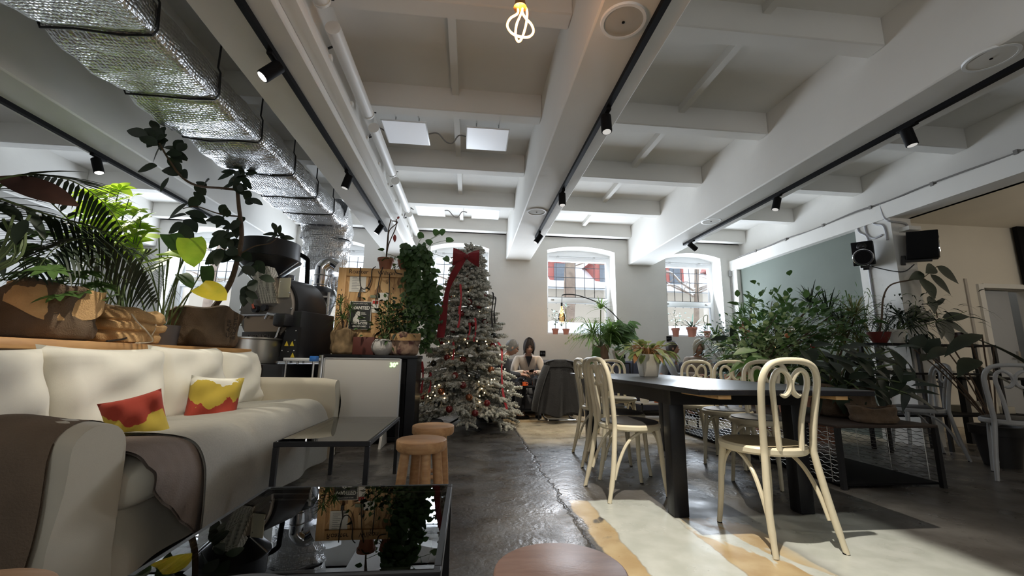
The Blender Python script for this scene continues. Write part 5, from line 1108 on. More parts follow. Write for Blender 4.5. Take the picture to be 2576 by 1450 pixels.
ch0 = chair('bentwood_chair', 'cream bentwood chair at the near end of the table, seen from behind', CREAM, SEATC, (1.585, 2.175, 0), rad(3))
ch1 = chair('bentwood_chair', 'cream chair with dark pad on aisle side, nearest the camera', CREAM, SEATD, (1.13, 2.90, 0), face(1, .14))
dup(ch1, (1.24, 3.40, 0), face(1, .10), 'cream chair with dark pad on aisle side, middle of three')
dup(ch0, (1.30, 3.95, 0), face(1, .06), 'cream chair on aisle side, farthest of three from the camera')
dup(ch0, (1.775, 4.86, 0), face(-.06, -1), 'cream chair at the far end of the table')
dup(ch1, (2.24, 3.08, 0), face(-.80, -.60), 'cream chair on plant side, right behind the nearest chair back')
dup(ch1, (2.33, 3.62, 0), face(-.75, -.66), 'cream chair on plant side of the table, middle of three')
dup(ch0, (2.33, 4.22, 0), face(-.72, -.69), 'cream chair on plant side, in front of the hooded woman')
g0 = chair('bentwood_chair', 'grey looking bentwood chair beyond the mesh planter', GREYP, SEATD, (4.52, 3.86, 0), face(-.9, .42), 'grey chairs at right')
dup(g0, (4.42, 3.02, 0), face(.75, .66), 'grey looking bentwood chair cut by the right edge')
# pot plant on the table
c = V((1.685, 3.79, TZ)); t = T('table_plant', 'square white pot with drooping long leaved plant on the table', 'potted plant', c)
PWH = mat('white_pot', (.76, .72, .64), .5, noise=.06, nscale=30); b = B()
def sq(u, v):
    pr = [(.066, 0), (.070, .003), (.094, .197), (.094, .205), (.086, .205), (.084, .185)]; x = v * 5; i = min(4, int(x)); k = x - i; h = lerp(pr[i][0], pr[i + 1][0], k); z = lerp(pr[i][1], pr[i + 1][1], k)
    a = 2 * pi * u + .25; cx, sy = cos(a), sin(a); e = .32; return (c.x + h * math.copysign(abs(cx) ** e, cx), c.y + h * math.copysign(abs(sy) ** e, sy), c.z + z)
b.grid(sq, 48, 10, cu=True); b.lathe([(0, .002), (.066, .002)], c, 20); b.obj('pot', PWH, t, ang=50)
B().lathe([(0, 0), (.088, 0)], c + V((0, 0, .183)), 20).obj('soil', SOIL, t)
s0 = c + V((0, 0, .18)); lf, st, l2 = B(), B(), B(); rr = random.Random(5); OLV = leafm('olive_leaf', (.36, .42, .15), (.15, .20, .07), tr=.28); ORG = leafm('orange_leaf', (.42, .20, .07), (.25, .10, .04), tr=.25)
for i in range(74):
    a = rr.uniform(0, 2 * pi); l = rr.uniform(.09, .20); e = rr.uniform(.0, .85); q = s0 + V((cos(a) * l * cos(e), sin(a) * l * cos(e), l * sin(e) * .85 + .02))
    st.tube(spline([s0 + V((cos(a) * .03, sin(a) * .03, 0)), s0.lerp(q, .5) + V((0, 0, .05)), q], 4), .0035, 5)
    d = (q - s0); d.z -= .08 if e < .5 else .0; d = d.normalized() + V((rr.uniform(-.3, .3), rr.uniform(-.3, .3), rr.uniform(-.2, .2)))
    (l2 if rr.random() < .2 and e < .5 else lf).leaf(q, d, rr.uniform(.09, .135), rr.uniform(.045, .062), 'oval', rr.uniform(.2, .6), n=5)
lf.obj('foliage', OLV, t, recalc=False); l2.obj('withered_leaves', ORG, t, recalc=False, label='orange withered lower leaves'); st.obj('stems', mat('ochre_stem', (.30, .15, .05), .6), t)
# ---------------------------------------------------------------- people
def skin(verts, edges, sub=2):
    me = bpy.data.meshes.new('tmp'); names = list(verts); me.from_pydata([verts[n][0] for n in names], [(names.index(a), names.index(b_)) for a, b_ in edges], [])
    o = bpy.data.objects.new('tmp', me); COL.objects.link(o); mo = o.modifiers.new('s', 'SKIN'); mo.branch_smoothing = .6; sv = me.skin_vertices[0].data
    for i, n in enumerate(names): r_ = verts[n][1]; sv[i].radius = (r_, r_) if not isinstance(r_, tuple) else r_
    sv[0].use_root = True; s2 = o.modifiers.new('b', 'SUBSURF'); s2.levels = s2.render_levels = sub
    dg = bpy.context.evaluated_depsgraph_get(); out = bpy.data.meshes.new_from_object(o.evaluated_get(dg)); bpy.data.objects.remove(o); bpy.data.meshes.remove(me); return out
SKIN = mat('skin', (.46, .26, .18), .55, noise=.06, nscale=20)
def hand(b, w, d, up, side, s=1, curl=.6):
    """palm at wrist w pointing along d, back of hand towards up; five curled fingers"""
    d = V(d).normalized(); up = V(up); up = (up - d * up.dot(d)).normalized(); x = d.cross(up) * side
    b.tube([w - d * .01, w + d * .03, w + d * .08], [.024, .034, .036], 10, sq=.55, ref=up)
    for i, (o, l) in enumerate(((-.028, .070), (-.009, .078), (.010, .074), (.027, .060))):
        p0 = w + d * .075 + x * o * s; p1 = p0 + d * l * .45 - up * l * .18 * curl; p2 = p1 + d * l * .30 - up * l * .35 * curl; p3 = p2 + d * l * .08 - up * l * .35 * curl; b.tube([p0, p1, p2, p3], [.0095, .009, .008, .006], 7)
    p0 = w + d * .025 - x * .03; b.tube([p0, p0 + d * .03 - x * .022 - up * .01, p0 + d * .06 - x * .02 - up * .025], [.012, .010, .007], 7)
def person(name, label, loc, rz, lean, arms, headrot, top, bottom, hair, hairstyle, seat=.46, skinm=SKIN, vneck=None, glasses=False, fist=(False, False)):
    """local frame: facing +Y, hips over the origin; arms = two (elbow, wrist, hand dir) per side L,R in local coordinates"""
    t = T(name, label, 'person', loc); WL[t.name] = V((0, 0, 0)); L = lambda x, y, z: V((x, y, z)); ln = Matrix.Rotation(-lean, 3, 'X'); hp = V((0, 0, seat + .10))
    up = lambda x, y, z: hp + ln @ V((x, y, z))
    chest, neck, head = up(0, .02, .34), up(0, .03, .47), up(0, .05, .60)
    v = {'pel': (hp, (.13, .10)), 'waist': (up(0, .0, .17), (.125, .095)), 'chest': (chest, (.115, .085)), 'neck': (neck, .046), 'nk2': (up(0, .045, .53), .05)}; e = [('pel', 'waist'), ('waist', 'chest'), ('chest', 'neck'), ('neck', 'nk2')]
    tv = {'pel': (hp, (.146, .112)), 'waist': (v['waist'][0], (.14, .106)), 'chest': (chest, (.155, .118)), 'nk': (up(0, .025, .43), .078)}; te = [('pel', 'waist'), ('waist', 'chest'), ('chest', 'nk')]; bv = {'pel': (hp + V((0, 0, -.01)), (.15, .12))}; be = []
    for s, sd, (el, wr, hd) in ((-1, 'l', arms[0]), (1, 'r', arms[1])):
        sh = up(s * .175, .01, .385); el, wr = V(el), V(wr)
        v[sd + 'sh'] = (sh, .040); v[sd + 'el'] = (el, .040); v[sd + 'wr'] = (wr, .026); e += [('chest', sd + 'sh'), (sd + 'sh', sd + 'el'), (sd + 'el', sd + 'wr')]
        tv[sd + 'sh'] = (sh + V((0, 0, .005)), .078); tv[sd + 'el'] = (el, .056); tv[sd + 'wr'] = (el.lerp(wr, .92), .042); te += [('chest', sd + 'sh'), (sd + 'sh', sd + 'el'), (sd + 'el', sd + 'wr')]
        kn, an, to = V((s * .12, .42, seat + .045)), V((s * .12, .40, .09)), V((s * .13, .54, .04))
        for dct, k in ((v, 1), (bv, 1.14)):
            dct[sd + 'hp'] = (hp + V((s * .10, .03, -.02)), .085 * k); dct[sd + 'kn'] = (kn, .060 * k); dct[sd + 'an'] = (an, .042 * k)
        v[sd + 'to'] = (to, .036); e += [('pel', sd + 'hp'), (sd + 'hp', sd + 'kn'), (sd + 'kn', sd + 'an'), (sd + 'an', sd + 'to')]; be += [('pel', sd + 'hp'), (sd + 'hp', sd + 'kn'), (sd + 'kn', sd + 'an')]
    RZ = Matrix.Rotation(rz, 4, 'Z')
    def fin(b, nm, m, lab=None, ang=80):
        b.bm.transform(RZ); o = b.obj(nm, m, t, label=lab, ang=ang); return o
    b = B(); me = skin(v, e); b.bm.from_mesh(me); bpy.data.meshes.remove(me)
    hm = Matrix.Translation(head) @ (ln.to_4x4() @ headrot.to_4x4())
    def hd_(u, w_):
        a = 2 * pi * u; ph = pi * (w_ - .5); x, y, z = .075 * cos(ph) * cos(a), .095 * cos(ph) * sin(a), .118 * sin(ph)
        if z < 0: k = 1 - .28 * (-z / .118) ** 1.2; x *= k; y = y * k + .012 * (-z / .118)
        f = max(0, sin(a)) * cos(ph); 
        y += .022 * f ** 8 * max(0, 1 - abs(z + .020) / .035)           # nose
        if abs(z - .012) < .022 and f > .5: y -= .009 * (1 - abs(abs(x) - .032) / .03 if abs(abs(x) - .032) < .03 else 0)   # eye sockets
        if abs(z + .062) < .012 and f > .6: y += .006                    # mouth
        return hm @ V((x, y, z))
    b.grid(hd_, 40, 28, cu=True); bmesh.ops.remove_doubles(b.bm, verts=b.bm.verts, dist=.0004)
    for s in (-1, 1): b.ball(hm @ V((s * .077, -.008, -.005)), .026, 10, (.35, .7, 1.1), hm.to_3x3().to_4x4())
    for s, sd, (el, wr, hd) in ((-1, 'l', arms[0]), (1, 'r', arms[1])): hand(b, V(wr), hd, (0, 0, 1) if abs(V(hd).normalized().z) < .8 else (0, 1, 0), -s, curl=1.4 if fist[0 if s < 0 else 1] else .7)
    fin(b, 'body', skinm)
    for nm, m, vv, ee in (('trousers', bottom, bv, be), ('sweater', top, tv, te)):
        b = B(); me = skin(vv, ee); b.bm.from_mesh(me); bpy.data.meshes.remove(me); fin(b, nm, m)
    for s in (-1, 1):
        b = B(); b.ball((s * .125, .47, .045), .05, 12, (.9, 2.3, .85)); fin(b, 'shoe', BLACKP)
    for s in (-1, 1): b = B(); b.ball(hm @ V((s * .030, .080, .014)), .0105, 8); fin(b, 'eye', mat('eye_dark', (.03, .02, .02), .3))
    b = B(); b.tube([hm @ V((-.024, .089, -.062)), hm @ V((0, .095, -.060)), hm @ V((.024, .089, -.062))], .005, 6); fin(b, 'mouth', mat('lips', (.34, .13, .11), .5))
    b = B(); rr = random.Random(len(label))
    def hr(u, w_):
        a = 2 * pi * u; ph = lerp(-.35 if hairstyle != 'short' else -.05, pi / 2, w_); front = max(0, sin(a)); k = 1.10 + .03 * sin(9 * a + 4 * ph)
        if hairstyle == 'long': low = lerp(-1.25, .45, front ** 1.6); k = 1.26 + .05 * sin(11 * a)
        elif hairstyle == 'hood': low = lerp(-1.3, .35, front ** 2.2); k = 1.25
        else: low = lerp(-.55, .55, front ** .8)
        ph = lerp(low, pi / 2, w_); z = .118 * sin(max(-1.2, ph)) * k; rr_ = cos(min(1.57, max(-.5, ph)))
        if ph < -.5: z = -.057 * k - (-.5 - ph) * .085
        return hm @ V((.075 * rr_ * cos(a) * k, (.095 * rr_ * sin(a)) * k - .008, z))
    b.grid(hr, 44, 16, cu=True); fin(b, 'hood' if hairstyle == 'hood' else 'hair', hair)
    if vneck:
        b = B(); b.prism([up(-.055, .108, .455), up(.055, .108, .455), up(.0, .138, .285)], (ln @ V((0, -.02, 0)))); fin(b, 'dark_undershirt', vneck)
    if glasses:
        b = B()
        for s in (-1, 1):
            b.tube([hm @ V((s * .031 + .021 * cos(a), .098, .012 + .016 * sin(a))) for a in [2 * pi * i / 14 for i in range(14)]], .002, 5, closed=True); b.tube([hm @ V((s * .052, .096, .014)), hm @ V((s * .078, .0, .014))], .002, 5)
        fin(b, 'glasses', BLACKG)
    t.rotation_euler = (0, 0, 0); WL[t.name] = V(loc); return t
ex = lambda rx=0, ry=0, rz_=0: (Matrix.Rotation(rz_, 3, 'Z') @ Matrix.Rotation(rx, 3, 'X') @ Matrix.Rotation(ry, 3, 'Y'))
KNIT = mat('cream_knit', (.70, .60, .50), .9, noise=.06, nscale=40, bump=.2, bscale=160); DKT = mat('dark_clothes', (.02, .02, .025), .9); GKN = mat('grey_knit', (.36, .37, .39), .9, noise=.08, nscale=40); BGK = mat('beige_knit', (.40, .33, .28), .9)
HBR = mat('brown_hair', (.030, .019, .015), .85, noise=.3, nscale=40, stretch=(1, 1, .2)); HGR = mat('grey_hair', (.16, .15, .14), .7, noise=.4, nscale=40); HDK = mat('dark_hair', (.03, .018, .012), .6); HOODM = mat('olive_hood', (.20, .17, .12), .9)
person('person', 'seated person in cream V-neck sweater looking down at a phone', (.955, 6.86, 0), pi, .42, (((-.25, .24, .66), (-.075, .42, .70), (.5, .8, .1)), ((.25, .24, .66), (.075, .42, .70), (-.5, .8, .1))), ex(.06), KNIT, DKT, HBR, 'long', vneck=DKT)
person('person', 'seated person with grey hair and glasses in dark clothes, partly behind the tree', (.33, 6.32, 0), -pi / 2 + .1, .50, (((-.24, .22, .66), (-.10, .46, .66), (.3, 1, 0)), ((.24, .22, .66), (.10, .46, .66), (-.3, 1, 0))), ex(.12), DKT, DKT, HGR, 'short', glasses=True)
person('person', 'seated person in grey sweater, chin on hand, behind the table plant', (3.20, 6.80, 0), -pi / 2 - .30, .34, (((-.20, .33, .66), (-.06, .30, .88), (.1, .1, 1)), ((.24, .22, .66), (.05, .45, .68), (-.8, .5, 0))), ex(.34), GKN, DKT, HDK, 'short', fist=(True, False))
person('person', 'seated person with hood and beige top behind a chair back', (3.88, 6.84, 0), pi - .1, .22, (((-.25, .18, .68), (-.10, .38, .68), (.5, .8, 0)), ((.25, .18, .68), (.10, .38, .68), (-.5, .8, 0))), ex(.22, 0, -.2), BGK, DKT, HOODM, 'hood')
PHON = mat('phone_black', (.015, .015, .018), .2)
def slab(loc, rz, rx, s, m): return Matrix.Translation(loc) @ Matrix.Rotation(rz, 4, 'Z') @ Matrix.Rotation(rx, 4, 'X')
B().box((-.036, -.075, -.004), (.036, .075, .004), .003, slab((.955, 6.335, .705), 0, -.5, 0, 0)).thing('phone', 'dark phone held by the person in cream sweater', 'phone', PHON, (.955, 6.335, .705))
B().box((-.036, -.075, -.004), (.036, .075, .004), .003, slab((.875, 6.37, .675), -pi / 2, .5, 0, 0)).thing('phone', 'dark phone held by the grey haired person', 'phone', PHON, (.875, 6.37, .675))
# stool under the man, settees along the wall
t = T('pouf', 'low dark pouf under the grey haired person', 'pouf', (.33, 6.32, .022)); B().lathe([(0, .022), (.20, .022), (.23, .08), (.23, .38), (.20, .445), (0, .45)], (.33, 6.32, 0), 28).obj('cover', DKT, t)
def settee(x0, x1, m, label):
    t = T('settee', label, 'settee', ((x0 + x1) / 2, 6.9, .022), 'settees by the window wall'); z = .022
    B().box((x0, 6.62, .10), (x1, 7.24, .34), .02).obj('base', m, t)
    n = max(1, round((x1 - x0) / .8))
    for i in range(n): B().box((lerp(x0, x1, i / n) + .004, 6.58, .34), (lerp(x0, x1, (i + 1) / n) - .004, 7.06, .46), .035, seg=3).obj('seat_cushion', m, t)
    for i in range(n): B().box((lerp(x0, x1, i / n) + .004, 7.05, .40), (lerp(x0, x1, (i + 1) / n) - .004, 7.25, .89), .06, seg=3).obj('back_cushion', m, t)
    for x in (x0 + .06, x1 - .06):
        for y in (6.66, 7.2): B().tube([(x, y, z), (x, y, .1)], .02, 8).obj('leg', BLACK, t)
settee(.18, 1.72, GREYF, 'grey upholstered settee against the wall behind the tree'); settee(2.35, 4.5, BLUEF, 'dark blue grey settee against the wall beyond the long table')
# small black table and what stands on it
t = T('side_table', 'small black table in front of the person in cream', 'table', (.88, 6.2, .022)); x0, x1, y0, y1, zt2 = .68, 1.06, 6.12, 6.40, .50
B().box((x0, y0, zt2 - .025), (x1, y1, zt2), .003).obj('tabletop', BLACKP, t)
for x in (x0 + .02, x1 - .02):
    for y in (y0 + .02, y1 - .02): B().box((x - .012, y - .012, .022), (x + .012, y + .012, zt2 - .025)).obj('leg', BLACK, t)
B().box((x0 + .02, y0 + .02, .14), (x1 - .02, y1 - .02, .155)).obj('lower_shelf', BLACKP, t)
ORC = mat('orange_glaze', (.75, .17, .05), .35)
t = T('cup', 'small orange cup on a saucer on the black table', 'cup', (.83, 6.17, zt2)); B().lathe([(0, 0), (.05, .004), (.06, .012), (.05, .010), (0, .006)], (.83, 6.17, zt2), 22).obj('saucer', ORC, t); B().lathe([(0, .010), (.026, .010), (.036, .06), (.033, .06), (.024, .016), (0, .016)], (.83, 6.17, zt2), 22).obj('bowl', ORC, t); B().tube(spline([(.864, 6.17, zt2 + .05), (.885, 6.17, zt2 + .045), (.88, 6.17, zt2 + .025), (.86, 6.17, zt2 + .022)], 4), .004, 6).obj('handle', ORC, t)
B().lathe([(0, 0), (.028, 0), (.033, .095), (.031, .095), (.027, .006), (0, .006)], (.97, 6.17, zt2), 22).thing('water_glass', 'clear water glass on the black table', 'glass', glass('clear_glass'), (.97, 6.17, zt2))
B().lathe([(0, 0), (.035, 0), (.04, .05), (.03, .085), (.012, .1), (.012, .12), (0, .12)], (.855, 6.30, zt2), 18).thing('jug', 'small dark jug behind the orange cup', 'jug', BLACKG, (.855, 6.30, zt2))
B().box((.70, 6.28, zt2), (.76, 6.37, zt2 + .05), .003).thing('sugar_box', 'small pale box at left of the black table', 'box', PWH, (.73, 6.3, zt2))
# sled chair with a coat over it
t = T('sled_chair', 'black sled base chair under the draped coat', 'chair', (1.34, 6.3, .022)); b = B()
for s in (-.2, .2): b.tube(spline([(1.36 + s, 6.05, .86), (1.36 + s, 6.08, .48), (1.36 + s, 6.12, .44), (1.36 + s, 6.46, .45), (1.36 + s, 6.5, .40), (1.36 + s, 6.42, .06), (1.36 + s, 6.38, .036), (1.36 + s, 6.02, .036)], 4), .012, 8)
b.tube([(1.16, 6.02, .036), (1.56, 6.02, .036)], .012, 8); b.tube([(1.16, 6.05, .86), (1.56, 6.05, .86)], .012, 8); b.obj('frame', CHROME, t)
B().box((1.15, 6.10, .445), (1.57, 6.50, .48), .012).obj('seat', BLACKP, t); B().box((1.15, 6.04, .55), (1.57, 6.065, .84), .01).obj('backrest', BLACKP, t)
def coat(u, v):
    # u along the back, v from the inner side over the top rail down to the hem
    hw = lerp(.235, .36, max(0, (v - .35) / .65)) ; x = 1.345 - .02 * v + (u - .5) * 2 * hw; k = abs(2 * u - 1)
    if v < .18: y, z = 6.11, lerp(.62, .86, v / .18)
    elif v < .30: a = pi * (v - .18) / .12; y, z = 6.055 + .055 * cos(a), .865 + .035 * sin(a) - .045 * k ** 3
    else: q = (v - .30) / .70; y, z = 6.0 - .10 * q - .035 * sin(u * 15 + q * 2.5) * q - .02 * sin(u * 31) * q + .10 * k ** 2 * (1 - .4 * q), lerp(.86 - .05 * k ** 3, .12 + .02 * sin(u * 11), q)
    return (x, y, z)
b = B(); b.grid(coat, 48, 40); b.grid(lambda u, v: V(coat(u, v)) + V((0, .012 if v > .24 else -.012, -.012)), 48, 40); co = b.obj('coat', COATM, loc=(1.34, 6.0, .12), ang=75); tag(co, 'charcoal coat draped over the back of a chair', 'coat')
for s, dx in ((-1, -.30), (1, .31)):
    b = B(); b.tube(spline([(1.345 + s * .21, 6.02, .80), (1.345 + s * .30, 5.96, .60), (1.345 + s * .37, 5.93, .36), (1.345 + s * .40, 5.95, .17)], 6), [.055, .06, .062, .062, .063, .064, .064, .064, .062, .06, .06, .058, .057, .057, .056, .056, .055, .055, .05], 12, sq=.7); b.obj('sleeve', COATM, co)
b = B(); b.grid(lambda u, v: V(coat(.60 + .26 * u, .70 + .28 * v)) + V((0, -.012, 0)), 10, 8); b.obj('pocket', COATM, co)
b = B(); b.grid(lambda u, v: V(coat(.10 + .80 * u, .30 + .07 * v)) + V((0, -.016, .004)), 24, 4); b.obj('collar', COATM, co)
# ---------------------------------------------------------------- arc lamp, plant stand, sill pots, sockets
t = T('arc_lamp', 'thin black arc floor lamp with big glowing filament bulb', 'floor lamp', (2.56, 6.45, .022)); A = lambda px, py: at(px, py, Y=6.45)
B().lathe([(0, 0), (.15, 0), (.15, .02), (.02, .035), (0, .035)], (2.56, 6.45, .022), 28).obj('base', BLACK, t)
pr = spline([V((2.56, 6.45, .05)), A(1592, 905), A(1583, 862), A(1568, 822), A(1538, 785), A(1500, 760), A(1455, 744), A(1428, 741), A(1414, 743)], 6); B().tube(pr, .009, 8).obj('arm', BLACK, t)
q = A(1413, 765); B().tube([A(1414, 743), q], .005, 6).obj('cord', BLACK, t); B().tube([q + V((0, 0, .02)), q - V((0, 0, .04))], .017, 12).obj('socket', BLACK, t)
b0_ = q - V((0, 0, .04)); AMB = glass('amber_glass', (1, .82, .55)); B().lathe([(.014, 0), (.02, -.03), (.062, -.16), (.066, -.20), (.045, -.245), (0, -.262)], b0_, 24).obj('bulb', AMB, t)
b = B(); b.tube([b0_ + V((.012 * cos(i * .9), .012 * sin(i * .9), -.03 - i * .008)) for i in range(18)], .004, 6); b.obj('filament', mat('warm_filament', (1, .6, .2), .4, emit=(1, .52, .14), es=9), t)
l = bpy.data.lights.new('arc_lamp_glow', 'POINT'); l.energy = 4; l.color = (1, .6, .25); l.shadow_soft_size = .05; o = bpy.data.objects.new('arc_lamp_glow', l); COL.objects.link(o); o.location = b0_ - V((0, 0, .1))
for k, (px, py, d) in enumerate(((1365, 890, 'beside the person in cream'), (1566, 895, 'beside the arc lamp stem'), (1683, 853, 'under the window behind the table plant'))):
    p = at(px, py, Y=7.3); t = T('wall_socket', 'black square double socket on the window wall ' + d, 'socket', (p.x, 7.3, p.z), 'black wall sockets'); B().box((p.x - .05, 7.288, p.z - .05), (p.x + .05, 7.302, p.z + .05), .004).obj('plate', BLACKP, t)
    for s in (-.022, .022): B().lathe([(0, .002), (.016, .002), (.018, 0)], (0, 0, 0), 14, Matrix.Translation((p.x + s, 7.288, p.z)) @ Matrix.Rotation(pi / 2, 4, 'X')).obj('outlet', BLACKG, t)
t = T('plant_stand', 'black metal plant stand below the middle window', 'plant stand', (2.3, 6.95, .022)); b = B(); x0, x1, y0, y1, z1 = 2.02, 2.50, 6.30, 6.56, .86
for x in (x0, x1):
    for y in (y0, y1): b.box((x - .01, y - .01, .022), (x + .01, y + .01, z1))
b.box((x0, y0, z1 - .02), (x1, y1, z1)); b.obj('frame', BLACK, t)
c = V((2.08, 6.43, z1)); t = T('large_window_plant', 'large plant with palm and split leaves in brown wrap below middle window', 'potted plant', c); s0 = sack_parts(t, c, .115, .26, mat('brown_wrap', (.20, .125, .08), .85, noise=.15), seed=51, fold=False); lf, st, l2 = B(), B(), B(); rr = random.Random(52)
for i in range(24):
    a = rr.uniform(0, 2 * pi); l = rr.uniform(.35, .62); q = s0 + V((cos(a) * l * .55, sin(a) * l * .22, l * rr.uniform(.5, .9))); e_ = q + V((cos(a) * l * .6, sin(a) * l * .15, -l * rr.uniform(.1, .6))); frond(l2, st, [s0, s0.lerp(q, .6) + V((0, 0, .06)), q, e_], 13, .17, .014, i, .004, .5)
for i in range(55):
    a = rr.uniform(-1.2, 1.6); l = rr.uniform(.12, .42); q = s0 + V((.10 + cos(a) * l * 1.1, sin(a) * l * .4, .12 + rr.uniform(.0, .34))); lf.leaf(q, (cos(a), -.5, rr.uniform(-.9, .2)), rr.uniform(.12, .2), rr.uniform(.09, .14), 'heart', .3, n=5, up=(0, -.6, .8))
for i in range(7): lf.leaf(s0 + V((-.10 + U(-.04, .04), -.1, .02 - i * .06)), (U(-.5, .3), -.3, -1), .17, .13, 'heart', .1, up=(0, -1, .2))
for i in range(4): lf.leaf(s0 + V((.26 + U(-.03, .05), -.08, -.02 - i * .05)), (U(-.2, .5), -.3, -1), .15, .11, 'heart', .1, up=(0, -1, .2))
rosette(l2, s0 + V((.02, .0, .62)), 26, .30, .024, .5, 8, el=(.2, 1.4)); rosette(l2, s0 + V((-.12, -.02, .22)), 60, .46, .026, .6, 9, el=(-.1, 1.2)); rosette(l2, s0 + V((.18, -.02, .24)), 50, .42, .026, .6, 10, el=(-.1, 1.2)); st.tube([s0, s0 + V((.02, 0, .62))], .009, 6)
lf.obj('split_leaves', LF_MD, t, recalc=False); l2.obj('fronds', LF_LT, t, recalc=False); st.obj('stems', STEM, t)
c = V((2.36, 6.40, z1)); t = T('white_pot_plant', 'small plant in white pot on the black plant stand', 'potted plant', c); s0 = pot_parts(t, c, .10, .19, PWH); lf, st = B(), B(); bushy(lf, st, s0, s0 + V((.02, 0, .12)), .16, 40, .10, .06, 'heart', .4, 55, stems=5); lf.obj('foliage', LF_MD, t, recalc=False); st.obj('stems', STEM, t)
SZ = 1.345
def sill(px, lab, r, h, kind, sd, Y=7.47):
    x = at(px, 840, Y=Y).x; c = V((x, Y, SZ)); t = T('sill_plant', lab, 'potted plant', c, 'clay pots on the window sills'); s0 = pot_parts(t, c, r, h, mat('sill_clay', (.42, .17, .12), .7)); lf, st = B(), B(); rr = random.Random(sd)
    if kind == 'tree': st.tube([s0, s0 + V((.01, 0, .2))], .005, 6); bushy(lf, st, s0 + V((.01, 0, .12)), s0 + V((.04, 0, .26)), .17, 46, .05, .03, 'oval', .3, sd, stems=6, sr=.003)
    elif kind == 'stick': st.tube([s0, s0 + V((.0, 0, .42))], .007, 6); rosette(lf, s0 + V((0, 0, .42)), 12, .12, .012, .5, sd)
    elif kind == 'aloe': rosette(lf, s0, 16, .34, .034, .25, sd, el=(.2, 1.1))
    else: st.tube(spline([s0, s0 + V((.02, 0, .2)), s0 + V((.03, 0, .32)), s0 + V((-.04, 0, .30)), s0 + V((-.05, 0, .2)), s0 + V((-.01, 0, .17))], 6), .006, 6); bushy(lf, st, s0, s0 + V((0, 0, .1)), .08, 20, .05, .025, 'oval', .3, sd, stems=4, sr=.003)
    lf.obj('foliage', LF_BLUE, t, recalc=False); st.obj('stems', STEM, t)
sill(1397, 'small clay pot with twiggy plant at left on middle window sill', .06, .115, 'tree', 61); sill(1424, 'small clay pot with single stem plant on middle window sill', .062, .115, 'stick', 62)
sill(1700, 'clay pot with spindly plant at left on the window sill by green wall', .07, .17, 'tree', 63); sill(1741, 'big clay pot with aloe on the window sill by green wall', .095, .20, 'aloe', 64); sill(1779, 'clay pot with looping stem on the window sill by green wall', .065, .13, 'loop', 65)
# ---------------------------------------------------------------- planter bench, shelf, the plants by the green wall
t = T('planter_bench', 'low black planter bench with wire mesh sides', 'bench', (3.06, 4.1, 0)); bx0, bx1, by0, by1, bz = 2.66, 3.48, 2.84, 5.3, .42
for x in (bx0, bx1 - .03):
    for y in (by0, 4.05, by1 - .03): B().box((x, y, 0), (x + .03, y + .03, bz)).obj('post', BLACK, t)
B().box((bx0, by0, bz), (bx1, by1, bz + .022), .004).obj('top_board', mat('brown_board', (.045, .028, .02), .6, noise=.3, nscale=6), t)
B().box((bx0 + .03, by0 + .03, .02), (bx1 - .03, by1 - .03, .035)).obj('bottom_board', BLACKP, t)
for x in (bx0 + .012, bx1 - .016):
    m = B(); 
    for i in range(14): z = .05 + i * .027; m.tube([(x + .003 * (-1) ** k, by0 + .03 + (by1 - by0 - .06) * k / 60, z + .006 * (-1) ** (k + i)) for k in range(61)], .0022, 4, cap=False)
    for i in range(9): y = lerp(by0 + .1, by1 - .1, i / 8); m.tube([(x, y, .03), (x, y, bz)], .003, 4)
    m.obj('wire_mesh', STEEL, t)
def potted(name, label, c, pot, group='plants by the green wall'):
    t = T(name, label, 'potted plant', c, group); return t, pot(t, V(c))
PZ = bz + .022
fp = lambda r, h, m=TERRA, k='flower': (lambda t, c: pot_parts(t, c, r, h, m, k))
sk = lambda r, h, m, sd, ry=1: (lambda t, c: sack_parts(t, c, r, h, m, ry, sd, False))
def at_b(px, Y, z=PZ): return V((at(px, 950, Y=Y).x, Y, z))
c = V((3.06, 4.25, PZ)); t, s0 = potted('variegated_fig', 'big bushy variegated fig in the middle of the plant group', c, fp(.19, .34)); lf, st, l2 = B(), B(), B()
q = at(2020, 800, Y=4.3); bushy(lf, st, s0, q + V((0, 0, .0)), .54, 1150, .12, .062, 'tip', .35, 71, stems=22, sr=.008); bushy(l2, st, s0, at(1945, 862, Y=3.85), .40, 560, .085, .048, 'tip', .35, 72, stems=14)
lf.obj('foliage', leafm('fig_leaf', (.10, .19, .05), (.04, .09, .025), tr=.2, nscale=14), t, recalc=False); l2.obj('variegated_leaves', LF_VAR, t, recalc=False, label='cream edged leaves'); st.obj('stems', BARK, t)
c = V((3.22, 4.70, PZ)); t, s0 = potted('dragon_tree', 'spiky dark dragon tree rising behind the variegated fig', c, fp(.16, .30)); lf, st = B(), B()
for px, py, n, L in ((2085, 800, 60, .52), (2040, 770, 40, .42), (2120, 830, 50, .50)): p = at(px, py, Y=4.6); st.tube(spline([s0, s0.lerp(p, .5) + V((.03, 0, 0)), p], 5), .012, 6); rosette(lf, p, n, L, .020, .5, px, el=(-.1, 1.35))
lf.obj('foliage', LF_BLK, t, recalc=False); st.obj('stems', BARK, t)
c = V((2.90, 3.55, PZ)); t, s0 = potted('broad_leaf_plant', 'plant with broad fresh green leaves behind the chair backs', c, fp(.13, .24)); lf, st = B(), B(); rr = random.Random(73)
for px, py, d, L in ((1905, 880, (-1, -.2, -.05), .30), (1930, 900, (-1, -.3, -.1), .34), (1895, 905, (-1, -.1, -.3), .28), (1960, 885, (.2, -.6, .5), .26), (1975, 925, (.4, -.8, -.2), .28), (1915, 930, (-.8, -.4, -.4), .26), (2000, 905, (.6, -.6, .2), .26)): big_leaf(lf, st, at(px, py, Y=3.7), d, L, L * .40, s0, .15, 'tip', up=(0, -.4, .9))
